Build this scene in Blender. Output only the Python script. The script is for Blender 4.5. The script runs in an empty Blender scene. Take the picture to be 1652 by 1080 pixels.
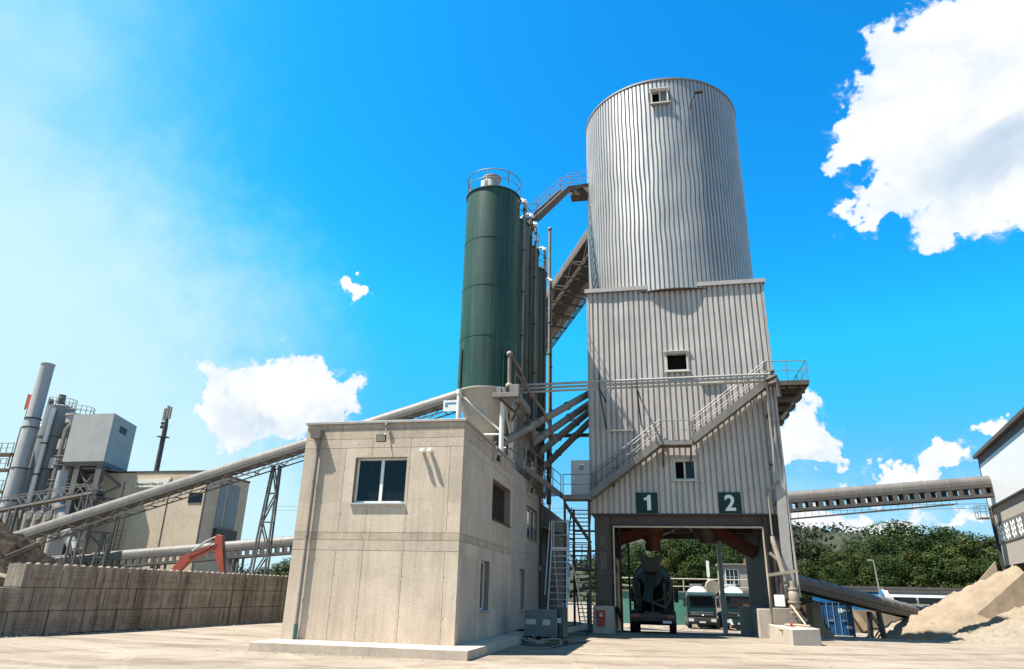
import bpy, math, random
from mathutils import Vector, Matrix, noise
random.seed(7)
R = math.radians
scene = bpy.context.scene
COL = scene.collection
UP = Vector((0, 0, 1))

# ------------------------------------------------------------------ materials
def new_mat(name):
    m = bpy.data.materials.new(name)
    m.use_nodes = True
    return m, m.node_tree.nodes, m.node_tree.links, m.node_tree.nodes['Principled BSDF']

ALB = .86        # sun bleached, dusty surfaces sit low in their albedo range
def mat(name, col, rough=.6, metal=0., var=.18, scale=1.5, streak=0., streak_col=None, spots=0., spot_col=None,
        bump=0., bump_scale=30., island=0., fine=.08, spec=.5, streak_at=.5, streak_w=5.):
    """surface colour broken up by large and small noise, optional vertical run marks, blotches and piece to piece change"""
    m, N, L, P = new_mat(name)
    col = tuple(v * ALB for v in col)
    streak_col = tuple(v * ALB for v in streak_col) if streak_col else None
    spot_col = tuple(v * ALB for v in spot_col) if spot_col else None
    P.inputs['Roughness'].default_value = rough
    P.inputs['Metallic'].default_value = metal
    P.inputs['Specular IOR Level'].default_value = spec if rough < .8 else min(spec, .18)     # dry mineral surfaces hardly shine
    geo = N.new('ShaderNodeNewGeometry')
    def mapping(s):
        mp = N.new('ShaderNodeMapping'); mp.inputs['Scale'].default_value = s
        L.new(geo.outputs['Position'], mp.inputs['Vector']); return mp
    def nz(s, det=5., rgh=.6):
        n = N.new('ShaderNodeTexNoise'); n.inputs['Scale'].default_value = 1.
        n.inputs['Detail'].default_value = det; n.inputs['Roughness'].default_value = rgh
        L.new(mapping(s).outputs[0], n.inputs['Vector']); return n.outputs['Fac']
    def ramp(f, lo, hi, a, b):
        r = N.new('ShaderNodeMapRange'); r.clamp = True
        L.new(f, r.inputs[0]); r.inputs[1].default_value = lo; r.inputs[2].default_value = hi
        r.inputs[3].default_value = a; r.inputs[4].default_value = b; return r.outputs[0]
    def mul(c, f):
        x = N.new('ShaderNodeMix'); x.data_type = 'RGBA'; x.blend_type = 'MULTIPLY'; x.inputs[0].default_value = 1.
        L.new(c, x.inputs[6]); L.new(f, x.inputs[7]); return x.outputs[2]
    def mix(c, col2, f):
        x = N.new('ShaderNodeMix'); x.data_type = 'RGBA'
        L.new(f, x.inputs[0]); L.new(c, x.inputs[6]); x.inputs[7].default_value = (*col2, 1); return x.outputs[2]
    base = N.new('ShaderNodeRGB'); base.outputs[0].default_value = (*col, 1)
    c = base.outputs[0]
    c = mul(c, ramp(nz((scale,) * 3), .3, .7, 1 - var, 1 + var))
    if fine: c = mul(c, ramp(nz((scale * 14,) * 3, 3.), .3, .7, 1 - fine, 1 + fine))
    if island: c = mul(c, ramp(geo.outputs['Random Per Island'], 0, 1, 1 - island, 1 + island))
    if streak:
        f = ramp(nz((streak_w, streak_w, .16), 5., .68), streak_at, streak_at + .2, 0., streak)
        c = mix(c, streak_col or tuple(v * .35 for v in col), f)
    if spots:
        f = ramp(nz((scale * 2.3,) * 3, 6., .7), .56, .7, 0., spots)
        c = mix(c, spot_col or tuple(v * .4 for v in col), f)
    L.new(c, P.inputs['Base Color'])
    if bump:
        b = N.new('ShaderNodeBump'); b.inputs['Strength'].default_value = bump; b.inputs['Distance'].default_value = .05
        L.new(nz((bump_scale,) * 3, 6., .65), b.inputs['Height']); L.new(b.outputs[0], P.inputs['Normal'])
    return m

# ------------------------------------------------------------------ mesh builder
class MB:
    def __init__(s): s.v = []; s.f = []; s.mi = []; s.m = 0
    def add(s, vs, fs):
        b = len(s.v); s.v += [tuple(v) for v in vs]
        s.f += [[b + i for i in f] for f in fs]; s.mi += [s.m] * len(fs); return s
    def box(s, x0, x1, y0, y1, z0, z1):
        if x0 > x1: x0, x1 = x1, x0
        if y0 > y1: y0, y1 = y1, y0
        if z0 > z1: z0, z1 = z1, z0
        v = [(x0, y0, z0), (x1, y0, z0), (x1, y1, z0), (x0, y1, z0), (x0, y0, z1), (x1, y0, z1), (x1, y1, z1), (x0, y1, z1)]
        return s.add(v, [(3, 2, 1, 0), (4, 5, 6, 7), (0, 1, 5, 4), (1, 2, 6, 5), (2, 3, 7, 6), (3, 0, 4, 7)])
    def hexa(s, lo, hi):
        """solid from four bottom corners and four top corners (counter-clockwise from above)"""
        return s.add(list(lo) + list(hi), [(3, 2, 1, 0), (4, 5, 6, 7), (0, 1, 5, 4), (1, 2, 6, 5), (2, 3, 7, 6), (3, 0, 4, 7)])
    def beam(s, a, b, w, h, up=UP):
        a = Vector(a); b = Vector(b); d = (b - a).normalized()
        up = Vector(up)
        if abs(d.dot(up)) > .98: up = Vector((0, 1, 0))
        x = d.cross(up).normalized(); z = x.cross(d).normalized()
        q = [-x * w / 2 - z * h / 2, x * w / 2 - z * h / 2, x * w / 2 + z * h / 2, -x * w / 2 + z * h / 2]
        v = [a + o for o in q] + [b + o for o in q]
        return s.add(v, [(0, 1, 2, 3), (7, 6, 5, 4), (0, 4, 5, 1), (1, 5, 6, 2), (2, 6, 7, 3), (3, 7, 4, 0)])
    def tube(s, pts, r, n=8, cap=True):
        pts = [Vector(p) for p in pts]; rs = r if isinstance(r, (list, tuple)) else [r] * len(pts)
        rings = []; d0 = (pts[1] - pts[0]).normalized()
        x = d0.cross(UP if abs(d0.z) < .95 else Vector((0, 1, 0))).normalized()
        for i, p in enumerate(pts):
            if i == 0: d = d0
            elif i == len(pts) - 1: d = (pts[i] - pts[i - 1]).normalized()
            else:
                d = ((pts[i] - pts[i - 1]).normalized() + (pts[i + 1] - pts[i]).normalized())
                d = d.normalized() if d.length > 1e-6 else (pts[i + 1] - pts[i]).normalized()
            x = (x - d * x.dot(d)).normalized(); y = d.cross(x)
            rings.append([p + (x * math.cos(2 * math.pi * k / n) + y * math.sin(2 * math.pi * k / n)) * rs[i] for k in range(n)])
        v = [q for ring in rings for q in ring]; f = []
        for i in range(len(pts) - 1):
            for k in range(n):
                k2 = (k + 1) % n
                f.append((i * n + k, i * n + k2, (i + 1) * n + k2, (i + 1) * n + k))
        if cap: f += [tuple(range(n))[::-1], tuple((len(pts) - 1) * n + k for k in range(n))]
        return s.add(v, f)
    def lathe(s, c, prof, n=32, cap=True, a0=0., a1=2 * math.pi):
        full = abs(a1 - a0 - 2 * math.pi) < 1e-6; m = n if full else n + 1
        v = []; f = []
        for r, z in prof:
            for k in range(m):
                a = a0 + (a1 - a0) * k / n
                v.append((c[0] + r * math.cos(a), c[1] + r * math.sin(a), c[2] + z))
        for i in range(len(prof) - 1):
            for k in range(n if full else m - 1):
                k2 = (k + 1) % m
                f.append((i * m + k, i * m + k2, (i + 1) * m + k2, (i + 1) * m + k))
        if cap: f += [tuple(range(m))[::-1], tuple((len(prof) - 1) * m + k for k in range(m))]
        return s.add(v, f)
    def prism(s, pts, vec):
        """closed polygon pushed along vec"""
        vec = Vector(vec); n = len(pts); p = [Vector(q) for q in pts]
        return s.add(p + [q + vec for q in p], [tuple(range(n))[::-1], tuple(range(n, 2 * n))] + [(k, (k + 1) % n, n + (k + 1) % n, n + k) for k in range(n)])
    def ball(s, c, r, n=14, m=8, sc=(1, 1, 1)):
        v = [(c[0], c[1], c[2] - r * sc[2])]; f = []
        for i in range(1, m):
            t = math.pi * i / m - math.pi / 2
            for k in range(n):
                a = 2 * math.pi * k / n
                v.append((c[0] + r * sc[0] * math.cos(t) * math.cos(a), c[1] + r * sc[1] * math.cos(t) * math.sin(a), c[2] + r * sc[2] * math.sin(t)))
        v.append((c[0], c[1], c[2] + r * sc[2])); last = len(v) - 1
        for k in range(n):
            k2 = (k + 1) % n
            f.append((0, 1 + k2, 1 + k)); f.append((last, 1 + (m - 2) * n + k, 1 + (m - 2) * n + k2))
            for i in range(m - 2): f.append((1 + i * n + k, 1 + i * n + k2, 1 + (i + 1) * n + k2, 1 + (i + 1) * n + k))
        return s.add(v, f)
    def rail(s, pts, h=1.1, r=.024, step=1.3, mid=True, toe=False, ends=True):
        """hand rail over a floor polyline: top tube, knee tube and posts"""
        pts = [Vector(p) for p in pts]
        s.tube([p + UP * h for p in pts], r, 6)
        if mid: s.tube([p + UP * h * .52 for p in pts], r * .8, 6)
        for a, b in zip(pts[:-1], pts[1:]):
            n = max(1, round((b - a).length / step))
            for k in range(n + 1):
                if k == n and b is not pts[-1]: continue
                p = a.lerp(b, k / n); s.tube([p, p + UP * h], r, 6)
            if toe: s.beam(a + UP * .08, b + UP * .08, .012, .15)
        return s
    def xform(s, M): s.v = [tuple(M @ Vector(v)) for v in s.v]; return s
    def build(s, name, mats, parent=None, smooth=False, bevel=0., origin=None):
        me = bpy.data.meshes.new(name)
        if parent is not None:
            r = parent
            while r.parent: r = r.parent
            o0 = Vector(r.location)
        elif origin is not None: o0 = Vector(origin)
        else:
            xs = [v[0] for v in s.v]; ys = [v[1] for v in s.v]; zs = [v[2] for v in s.v]
            o0 = Vector(((min(xs) + max(xs)) / 2, (min(ys) + max(ys)) / 2, min(zs)))
        me.from_pydata([tuple(Vector(v) - o0) for v in s.v], [], s.f)
        mats = mats if isinstance(mats, (list, tuple)) else [mats]
        for m in mats: me.materials.append(m)
        me.polygons.foreach_set('material_index', s.mi)
        me.update()
        if smooth:
            me.polygons.foreach_set('use_smooth', [True] * len(me.polygons))
            me.set_sharp_from_angle(angle=R(35))
        ob = bpy.data.objects.new(name, me); COL.objects.link(ob)
        if parent is not None: ob.parent = parent
        else: ob.location = o0
        if bevel:
            bv = ob.modifiers.new('Bevel', 'BEVEL'); bv.width = bevel; bv.segments = 2; bv.limit_method = 'ANGLE'
        return ob

def thing(name, loc, label, cat, group=None):
    o = bpy.data.objects.new(name, None); COL.objects.link(o)
    o.empty_display_size = .3; o.location = loc
    return tag(o, label, cat, group)

def tag(o, label=None, cat=None, group=None, kind=None):
    if label: o['label'] = label
    if cat: o['category'] = cat
    if group: o['group'] = group
    if kind: o['kind'] = kind
    return o

def copy_thing(o, parent=None):
    c = o.copy(); COL.objects.link(c); c.parent = parent
    for ch in o.children: copy_thing(ch, c)
    return c

def text_mesh(body, size, mtl, name, parent, M, depth=.01, align='LEFT', bold=0.):
    cu = bpy.data.curves.new(name + '_curve', 'FONT'); cu.body = body; cu.size = size; cu.extrude = depth
    cu.align_x = align; cu.offset = bold; cu.resolution_u = 3
    tmp = bpy.data.objects.new(name + '_tmp', cu); COL.objects.link(tmp)
    dg = bpy.context.evaluated_depsgraph_get()
    me = bpy.data.meshes.new_from_object(tmp.evaluated_get(dg))
    bpy.data.objects.remove(tmp); bpy.data.curves.remove(cu)
    b = MB(); b.add([tuple(M @ v.co) for v in me.vertices], [list(p.vertices) for p in me.polygons])
    bpy.data.meshes.remove(me)
    return b.build(name, mtl, parent)

# facing -Y (towards the yard) at a given place
def front_matrix(x, y, z, yaw=0.):
    return Matrix.Translation((x, y, z)) @ Matrix.Rotation(yaw, 4, 'Z') @ Matrix.Rotation(R(90), 4, 'X')

# ------------------------------------------------------------------ camera, light, sky
cam_d = bpy.data.cameras.new('camera'); cam = bpy.data.objects.new('camera', cam_d); COL.objects.link(cam)
cam_d.sensor_fit = 'HORIZONTAL'; cam_d.sensor_width = 36.; cam_d.lens = 36. * 1100.65531 / 1652.
cam_d.clip_start = .1; cam_d.clip_end = 6000.
CAM_PITCH, CAM_ROLL, CAM_YAW = .361772031, .0242505824, .21099759
cam.location = (0, 0, 1.8)
cam.rotation_mode = 'QUATERNION'
cam.rotation_quaternion = (Matrix.Rotation(CAM_YAW, 4, 'Z') @ Matrix.Rotation(math.pi / 2 + CAM_PITCH, 4, 'X') @ Matrix.Rotation(CAM_ROLL, 4, 'Z')).to_quaternion()
scene.camera = cam

SUN_DIR = Vector((3.16, 1.55, -7.3)).normalized()          # the way the sunlight travels
sun_d = bpy.data.lights.new('sun', 'SUN'); sun = bpy.data.objects.new('sun', sun_d); COL.objects.link(sun)
sun_d.energy = 5.; sun_d.angle = R(.5); sun_d.color = (1., .955, .88)
sun.location = (-20, -15, 50)
sun.rotation_mode = 'QUATERNION'; sun.rotation_quaternion = SUN_DIR.to_track_quat('-Z', 'Y')
SUN_EL = math.asin(-SUN_DIR.z); SUN_AZ = math.atan2(-SUN_DIR.x, -SUN_DIR.y)

world = bpy.data.worlds.new('World'); scene.world = world; world.use_nodes = True
world.cycles.sampling_method = 'MANUAL'; world.cycles.sample_map_resolution = 256
WN, WL = world.node_tree.nodes, world.node_tree.links
WN.clear()
w_out = WN.new('ShaderNodeOutputWorld'); w_bg = WN.new('ShaderNodeBackground')
w_bg.inputs[1].default_value = .066
sky = WN.new('ShaderNodeTexSky'); sky.sky_type = 'NISHITA'; sky.sun_disc = False
sky.sun_elevation = SUN_EL; sky.sun_rotation = SUN_AZ
sky.altitude = 300; sky.air_density = 1.; sky.dust_density = 1.; sky.ozone_density = 1.

def wn(t, **k):
    n = WN.new(t)
    for a, v in k.items(): setattr(n, a, v)
    return n
def wmath(op, a, b=None, c=None, clamp=False):
    n = wn('ShaderNodeMath', operation=op); n.use_clamp = clamp
    for i, v in enumerate((a, b, c)):
        if v is None: continue
        if isinstance(v, (int, float)): n.inputs[i].default_value = v
        else: WL.new(v, n.inputs[i])
    return n.outputs[0]
def wstep(f, lo, hi, a=0., b=1.):
    n = wn('ShaderNodeMapRange', interpolation_type='SMOOTHSTEP'); WL.new(f, n.inputs[0])
    for i, v in enumerate((lo, hi, a, b)): n.inputs[i + 1].default_value = v
    return n.outputs[0]
def wmix(f, a, b):
    n = wn('ShaderNodeMix', data_type='RGBA')
    WL.new(f, n.inputs[0])
    for i, v in ((6, a), (7, b)):
        if isinstance(v, tuple): n.inputs[i].default_value = (*v, 1)
        else: WL.new(v, n.inputs[i])
    return n.outputs[2]
tc = wn('ShaderNodeTexCoord'); DIRV = tc.outputs['Generated']
def wnoise(scale, det=8., rough=.6, off=(0, 0, 0), dist=0.):
    mp = wn('ShaderNodeMapping'); mp.inputs['Location'].default_value = off; WL.new(DIRV, mp.inputs['Vector'])
    n = wn('ShaderNodeTexNoise'); n.inputs['Scale'].default_value = scale; n.inputs['Detail'].default_value = det
    n.inputs['Roughness'].default_value = rough; n.inputs['Distortion'].default_value = dist
    WL.new(mp.outputs[0], n.inputs['Vector']); return n.outputs['Fac']
# the puffs are looked up along a slightly ruffled direction so that no outline stays round
ruf = None
for sc_, am_, o_ in ((9., .05, (0, 0, 0)), (30., .034, (3, 1, 4)), (95., .012, (1, 5, 9))):
    mp_ = wn('ShaderNodeMapping'); mp_.inputs['Location'].default_value = o_; WL.new(DIRV, mp_.inputs['Vector'])
    nz_ = wn('ShaderNodeTexNoise'); nz_.inputs['Scale'].default_value = sc_; nz_.inputs['Detail'].default_value = 3.; WL.new(mp_.outputs[0], nz_.inputs['Vector'])
    sb_ = wn('ShaderNodeVectorMath', operation='SUBTRACT'); WL.new(nz_.outputs['Color'], sb_.inputs[0]); sb_.inputs[1].default_value = (.5, .5, .5)
    sl_ = wn('ShaderNodeVectorMath', operation='SCALE'); WL.new(sb_.outputs[0], sl_.inputs[0]); sl_.inputs['Scale'].default_value = am_ * 2
    ad_ = wn('ShaderNodeVectorMath', operation='ADD'); WL.new(ruf if ruf is not None else DIRV, ad_.inputs[0]); WL.new(sl_.outputs[0], ad_.inputs[1]); ruf = ad_.outputs[0]
def blob(cx, cy, cz, a, b, rot, p=1.):
    c = Vector((cx, cy, cz)).normalized()
    t = c.cross(UP).normalized(); u = t.cross(c).normalized()
    ca, sa = math.cos(R(rot)), math.sin(R(rot)); t, u = t * ca + u * sa, u * ca - t * sa
    m = Matrix((t, u, -c)).transposed()
    mp = wn('ShaderNodeMapping', vector_type='TEXTURE'); WL.new(ruf, mp.inputs['Vector'])
    mp.inputs['Location'].default_value = c; mp.inputs['Rotation'].default_value = m.to_euler('XYZ'); mp.inputs['Scale'].default_value = (a, b, .35)
    ln = wn('ShaderNodeVectorMath', operation='LENGTH'); WL.new(mp.outputs[0], ln.inputs[0])
    return wstep(ln.outputs['Value'], 0., 1.5, p, 0.)
def blobs(lst):
    acc = None
    for q in lst:
        f = blob(*q); acc = f if acc is None else wmath('ADD', acc, f)
    return acc
# deeper, more saturated daylight blue: each channel of the sky model on its own power curve
EXPO = .066 * 2 ** 1.6
sep = wn('ShaderNodeSeparateColor'); WL.new(sky.outputs[0], sep.inputs[0])
comb = wn('ShaderNodeCombineColor')
for i, (p, k) in enumerate(((3.2, 1.1), (1.62, 1.9), (1.25, 1.75))):
    v = wmath('POWER', wmath('MULTIPLY', sep.outputs[i], EXPO), p)
    WL.new(wmath('MULTIPLY', wmath('MINIMUM', wmath('MULTIPLY', v, k), (.13, .60, 1.04)[i]), 1. / EXPO), comb.inputs[i])
col = comb.outputs[0]
# thin bright veil of high cloud on the sun side and low over the horizon
veil = blobs([(-0.772, 0.473, 0.426, 0.286, 0.371, 0), (-0.639, 0.708, 0.3, 0.247, 0.195, 0), (-0.725, 0.682, 0.093, 0.338, 0.195, 0), (-0.447, 0.892, 0.062, 0.388, 0.121, 0), (0.22, 0.974, 0.051, 0.41, 0.11, 0), (1., -.05, .06, .7, .24, 0), (.5, -1., .06, .8, .24, 0)])  # last two lie out of view, added as neutral fill for shaded walls
veil = wmath('MULTIPLY', veil, wstep(wnoise(2.6, 6., .6, (3, 1, 2)), .2, .8, .7, 1.2))
W = 1. / EXPO
col = wmix(wstep(veil, -.05, 1.45), col, (.64 * W, .93 * W, 1.02 * W))
# fair weather clouds, each one a cluster of puffs frayed by noise
puffs = blobs([
    (0.386, 0.702, 0.598, 0.118, 0.069, 20), (0.325, 0.741, 0.588, 0.074, 0.054, 35), (0.289, 0.778, 0.558, 0.054, 0.043, 30), (0.251, 0.809, 0.531, 0.027, 0.018, 0), (0.373, 0.766, 0.524, 0.087, 0.053, 20),
    (0.434, 0.73, 0.528, 0.092, 0.098, 0), (0.341, 0.796, 0.5, 0.063, 0.038, 25), (0.411, 0.787, 0.46, 0.078, 0.046, 15), (0.297, 0.83, 0.473, 0.04, 0.019, 30), (0.384, 0.819, 0.427, 0.048, 0.029, 20), (0.438, 0.795, 0.42, 0.045, 0.038, 0),
    (-0.569, 0.783, 0.252, 0.024, 0.037, 0), (-0.542, 0.807, 0.233, 0.057, 0.034, 0), (-0.496, 0.828, 0.262, 0.052, 0.04, 0), (-0.46, 0.85, 0.258, 0.051, 0.039, 0), (-0.435, 0.867, 0.241, 0.028, 0.034, 0), (-0.588, 0.778, 0.223, 0.016, 0.022, 0), (-0.511, 0.835, 0.205, 0.099, 0.026, 0),
    (-0.41, 0.821, 0.398, 0.03, 0.013, -8), (-0.419, 0.813, 0.405, 0.014, 0.01, 0), (-0.389, 0.829, 0.402, 0.014, 0.009, 0),
    (0.178, 0.962, 0.209, 0.056, 0.034, 0), (0.198, 0.961, 0.195, 0.036, 0.027, 0), (0.189, 0.967, 0.172, 0.047, 0.016, 0),
    (0.293, 0.944, 0.152, 0.045, 0.016, 10), (0.327, 0.931, 0.163, 0.051, 0.021, 4), (0.351, 0.921, 0.167, 0.028, 0.014, 10), (0.25, 0.96, 0.13, 0.033, 0.012, 0), (0.388, 0.902, 0.191, 0.016, 0.009, 0),
(.55, -.9, .45, .4, .16, 0), (-.1, -1., .5, .35, .2, 0), (-.9, -.4, .35, .35, .14, 0), (1., -.3, .22, .34, .10, 0),  # unseen clouds outside the view, added to whiten the ambient light
    (0.21, 0.974, 0.089, 0.068, 0.02, 0), (0.272, 0.959, 0.084, 0.057, 0.016, 0), (0.359, 0.929, 0.086, 0.046, 0.016, 0), (0.149, 0.975, 0.162, 0.048, 0.032, 0)])
fray = wmath('ADD', wmath('MULTIPLY', wmath('SUBTRACT', wnoise(10., 9., .70, (1.3, .2, .7), .5), .5), 2.3),
             wmath('MULTIPLY', wmath('SUBTRACT', wnoise(34., 8., .62, (4, 2, 1), .6), .5), 1.0))
dens = wmath('ADD', puffs, wmath('MULTIPLY', fray, wstep(puffs, .02, .30)))
alpha = wstep(dens, .34, .66)
# torn wisps hanging off the puffs
torn = wnoise(17., 9., .72, (8, 5, 2), 1.6)
wisp = wmath('MULTIPLY', wstep(torn, .50, .74), wstep(puffs, .04, .34))
alpha = wmath('MAXIMUM', alpha, wmath('MULTIPLY', wisp, .75))
shade = blobs([(0.405, 0.772, 0.49, 0.137, 0.049, 22), (0.363, 0.748, 0.556, 0.113, 0.04, 38), (0.427, 0.721, 0.546, 0.073, 0.037, 30), (-0.483, 0.851, 0.208, 0.142, 0.028, 0), (-0.435, 0.871, 0.227, 0.038, 0.029, 0), (0.185, 0.968, 0.17, 0.063, 0.02, 0), (0.33, 0.933, 0.145, 0.063, 0.013, 0)])
shade = wmath('MULTIPLY', shade, wstep(wnoise(6.5, 8., .58, (2.2, 3, 2), .6), .38, .68, .1, 1.25))
lump = wstep(wnoise(13., 8., .62, (5, 1, 2), .5), .30, .62)
cloud = wmix(lump, (.86 * W, .93 * W, 1.0 * W), (1.06 * W, 1.07 * W, 1.08 * W))
cloud = wmix(wstep(shade, .0, 1.5), cloud, (.58 * W, .72 * W, .87 * W))
cloud = wmix(wstep(dens, .4, 1.0), (.80 * W, .92 * W, 1.05 * W), cloud)
col = wmix(alpha, col, cloud)
WL.new(col, w_bg.inputs[0]); WL.new(w_bg.outputs[0], w_out.inputs[0])
scene.view_settings.view_transform = 'Standard'; scene.view_settings.look = 'None'
scene.view_settings.exposure = 1.6; scene.view_settings.gamma = 1.; scene.view_settings.use_curve_mapping = False

# ------------------------------------------------------------------ shared materials
M_CONC = mat('pale_concrete', (.50, .41, .318), .85, var=.13, scale=.9, streak=.42, streak_at=.47, streak_col=(.33, .26, .19), spots=.18, spot_col=(.40, .33, .25), bump=.18, bump_scale=22, island=.10, fine=.07)
M_CONC_WORN = mat('weathered_concrete_band', (.43, .345, .26), .88, var=.2, scale=1.1, streak=.5, streak_col=(.17, .125, .085), spots=.3, spot_col=(.24, .18, .12), bump=.2, bump_scale=22, fine=.1)
M_CONC2 = mat('grey_concrete', (.40, .345, .29), .85, var=.13, scale=1.1, streak=.3, streak_col=(.25, .22, .18), bump=.2, bump_scale=18, fine=.07)
M_SCREED = mat('concrete_core', (.24, .205, .16), .9, var=.1)
M_BLOCK = mat('stained_block_concrete', (.30, .255, .205), .92, var=.22, scale=.8, streak=.9, streak_at=.45, streak_w=3.2, streak_col=(.10, .075, .052), spots=.4, spot_col=(.19, .145, .10), bump=.4, bump_scale=14, island=.12, fine=.1)
M_GALV = mat('galvanised_steel', (.35, .325, .30), .5, .2, var=.14, scale=2.5, streak=.25, streak_col=(.26, .23, .2))
M_GALV_DULL = mat('dull_galvanised_steel', (.19, .17, .15), .6, .12, var=.2, scale=2., streak=.35, streak_col=(.17, .14, .11))
M_DARK = mat('dark_steel', (.055, .048, .042), .6, .2, var=.25, scale=2.)
M_BLACK = mat('black_plastic', (.018, .018, .018), .5, var=.15)
M_WHITE = mat('white_paint', (.76, .75, .71), .45, var=.06, streak=.2, streak_col=(.45, .40, .33))
M_FRAME = mat('white_window_frame', (.72, .71, .69), .4, var=.04)
M_GLASS = mat('dark_glass', (.010, .011, .012), .05, var=.1, spec=.35)
M_ALU = mat('aluminium', (.62, .62, .61), .38, .75, var=.08)
M_RUST = mat('rusty_steel', (.16, .075, .04), .85, var=.3, scale=4., spots=.5, spot_col=(.07, .035, .02))
M_GREEN_PIPE = mat('green_pipe_sleeve', (.02, .11, .09), .5)

# ------------------------------------------------------------------ yard floor
gm, gN, gL, gP = new_mat('dusty_yard_floor')
gP.inputs['Roughness'].default_value = .9; gP.inputs['Specular IOR Level'].default_value = .25
g_pos = gN.new('ShaderNodeNewGeometry').outputs['Position']
def g_noise(scale, det=6., rough=.6, dist=0., rot=0., off=(0, 0, 0)):
    mp = gN.new('ShaderNodeMapping'); mp.inputs['Scale'].default_value = scale; mp.inputs['Rotation'].default_value = (0, 0, rot)
    mp.inputs['Location'].default_value = off
    gL.new(g_pos, mp.inputs['Vector'])
    n = gN.new('ShaderNodeTexNoise'); n.inputs['Scale'].default_value = 1.; n.inputs['Detail'].default_value = det
    n.inputs['Roughness'].default_value = rough; n.inputs['Distortion'].default_value = dist
    gL.new(mp.outputs[0], n.inputs['Vector']); return n.outputs['Fac']
def g_ramp(f, lo, hi, a=0., b=1.):
    n = gN.new('ShaderNodeMapRange'); gL.new(f, n.inputs[0])
    for i, v in enumerate((lo, hi, a, b)): n.inputs[i + 1].default_value = v
    return n.outputs[0]
def g_mix(f, a, b):
    n = gN.new('ShaderNodeMix'); n.data_type = 'RGBA'; gL.new(f, n.inputs[0])
    for i, v in ((6, a), (7, b)):
        if isinstance(v, tuple): n.inputs[i].default_value = (*v, 1)
        else: gL.new(v, n.inputs[i])
    return n.outputs[2]
gc = g_mix(g_ramp(g_noise((.12, .12, .12)), .35, .65), (.238, .196, .150), (.184, .148, .110))
gc = g_mix(g_ramp(g_noise((.9, .22, .5), 7., .65, .6, R(35)), .50, .70, 0, .55), gc, (.25, .203, .155))
gc = g_mix(g_ramp(g_noise((1.1, .16, .5), 7., .68, 1.2, R(-58), (3, 7, 0)), .56, .70, 0, .5), gc, (.122, .094, .068))
gc = g_mix(g_ramp(g_noise((.35, 1.6, .5), 5., .6, 2., R(12), (9, 2, 0)), .60, .68, 0, .45), gc, (.11, .085, .06))
def g_arc(cx, cy, k, lo, hi, amt, col, seed):
    """wheel tracks: noise that is stretched along circles round a turning centre"""
    sb = gN.new('ShaderNodeVectorMath'); sb.operation = 'SUBTRACT'; gL.new(g_pos, sb.inputs[0]); sb.inputs[1].default_value = (cx, cy, 0)
    wp = gN.new('ShaderNodeTexNoise'); wp.inputs['Scale'].default_value = .12; gL.new(g_pos, wp.inputs['Vector'])
    ln = gN.new('ShaderNodeVectorMath'); ln.operation = 'LENGTH'; gL.new(sb.outputs[0], ln.inputs[0])
    ma = gN.new('ShaderNodeMath'); ma.operation = 'MULTIPLY_ADD'; gL.new(wp.outputs['Fac'], ma.inputs[0]); ma.inputs[1].default_value = 3.; gL.new(ln.outputs['Value'], ma.inputs[2])
    nn = gN.new('ShaderNodeTexNoise'); nn.noise_dimensions = '1D'; nn.inputs['Scale'].default_value = k; nn.inputs['Detail'].default_value = 5.; nn.inputs['Roughness'].default_value = .7
    ad = gN.new('ShaderNodeMath'); ad.operation = 'ADD'; gL.new(ma.outputs[0], ad.inputs[0]); ad.inputs[1].default_value = seed; gL.new(ad.outputs[0], nn.inputs['W'])
    br = gN.new('ShaderNodeMath'); br.operation = 'MULTIPLY'; gL.new(g_ramp(nn.outputs['Fac'], lo, hi, 0, amt), br.inputs[0]); gL.new(g_ramp(g_noise((.4, .4, .4), 5., .65, 0, 0, (seed, 1, 2)), .38, .6), br.inputs[1])
    return g_mix(br.outputs[0], gc, col)
gc = g_arc(-9., 66., .55, .49, .57, .8, (.100, .073, .050), 3.)
gc = g_arc(16., -6., .8, .52, .60, .5, (.112, .083, .058), 11.)
gc = g_arc(-30., 2., .7, .54, .62, .55, (.27, .22, .17), 7.)
gc = g_arc(2., 140., .35, .52, .60, .45, (.108, .079, .054), 21.)
gc = g_mix(g_ramp(g_noise((6., 6., 6.), 4., .7), .55, .75, 0, .3), gc, (.145, .114, .083))
gv = gN.new('ShaderNodeTexVoronoi'); gv.feature = 'DISTANCE_TO_EDGE'; gv.inputs['Scale'].default_value = .16
gmp = gN.new('ShaderNodeMapping'); gL.new(g_pos, gmp.inputs['Vector'])
gadd = gN.new('ShaderNodeMix'); gadd.data_type = 'RGBA'; gadd.blend_type = 'ADD'; gadd.inputs[0].default_value = .9
gwarp = gN.new('ShaderNodeTexNoise'); gwarp.inputs['Scale'].default_value = 1.1; gwarp.inputs['Detail'].default_value = 6.
gL.new(g_pos, gwarp.inputs['Vector']); gL.new(g_pos, gadd.inputs[6]); gL.new(gwarp.outputs['Color'], gadd.inputs[7])
gL.new(gadd.outputs[2], gv.inputs['Vector'])
gc = g_mix(g_ramp(gv.outputs['Distance'], .0, .0035, .6, 0.), gc, (.07, .055, .042))
gL.new(gc, gP.inputs['Base Color'])
gb = gN.new('ShaderNodeBump'); gb.inputs['Strength'].default_value = .35; gb.inputs['Distance'].default_value = .04
gL.new(g_noise((9., 9., 9.), 8., .7), gb.inputs['Height']); gL.new(gb.outputs[0], gP.inputs['Normal'])
b = MB()
xs = [-1500, -500, -200, -90] + [x for x in range(-60, 41, 2)] + [70, 200, 500, 1500]
ys = [-300, -60] + [y for y in range(-10, 71, 2)] + [90, 160, 400, 1600]
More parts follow.
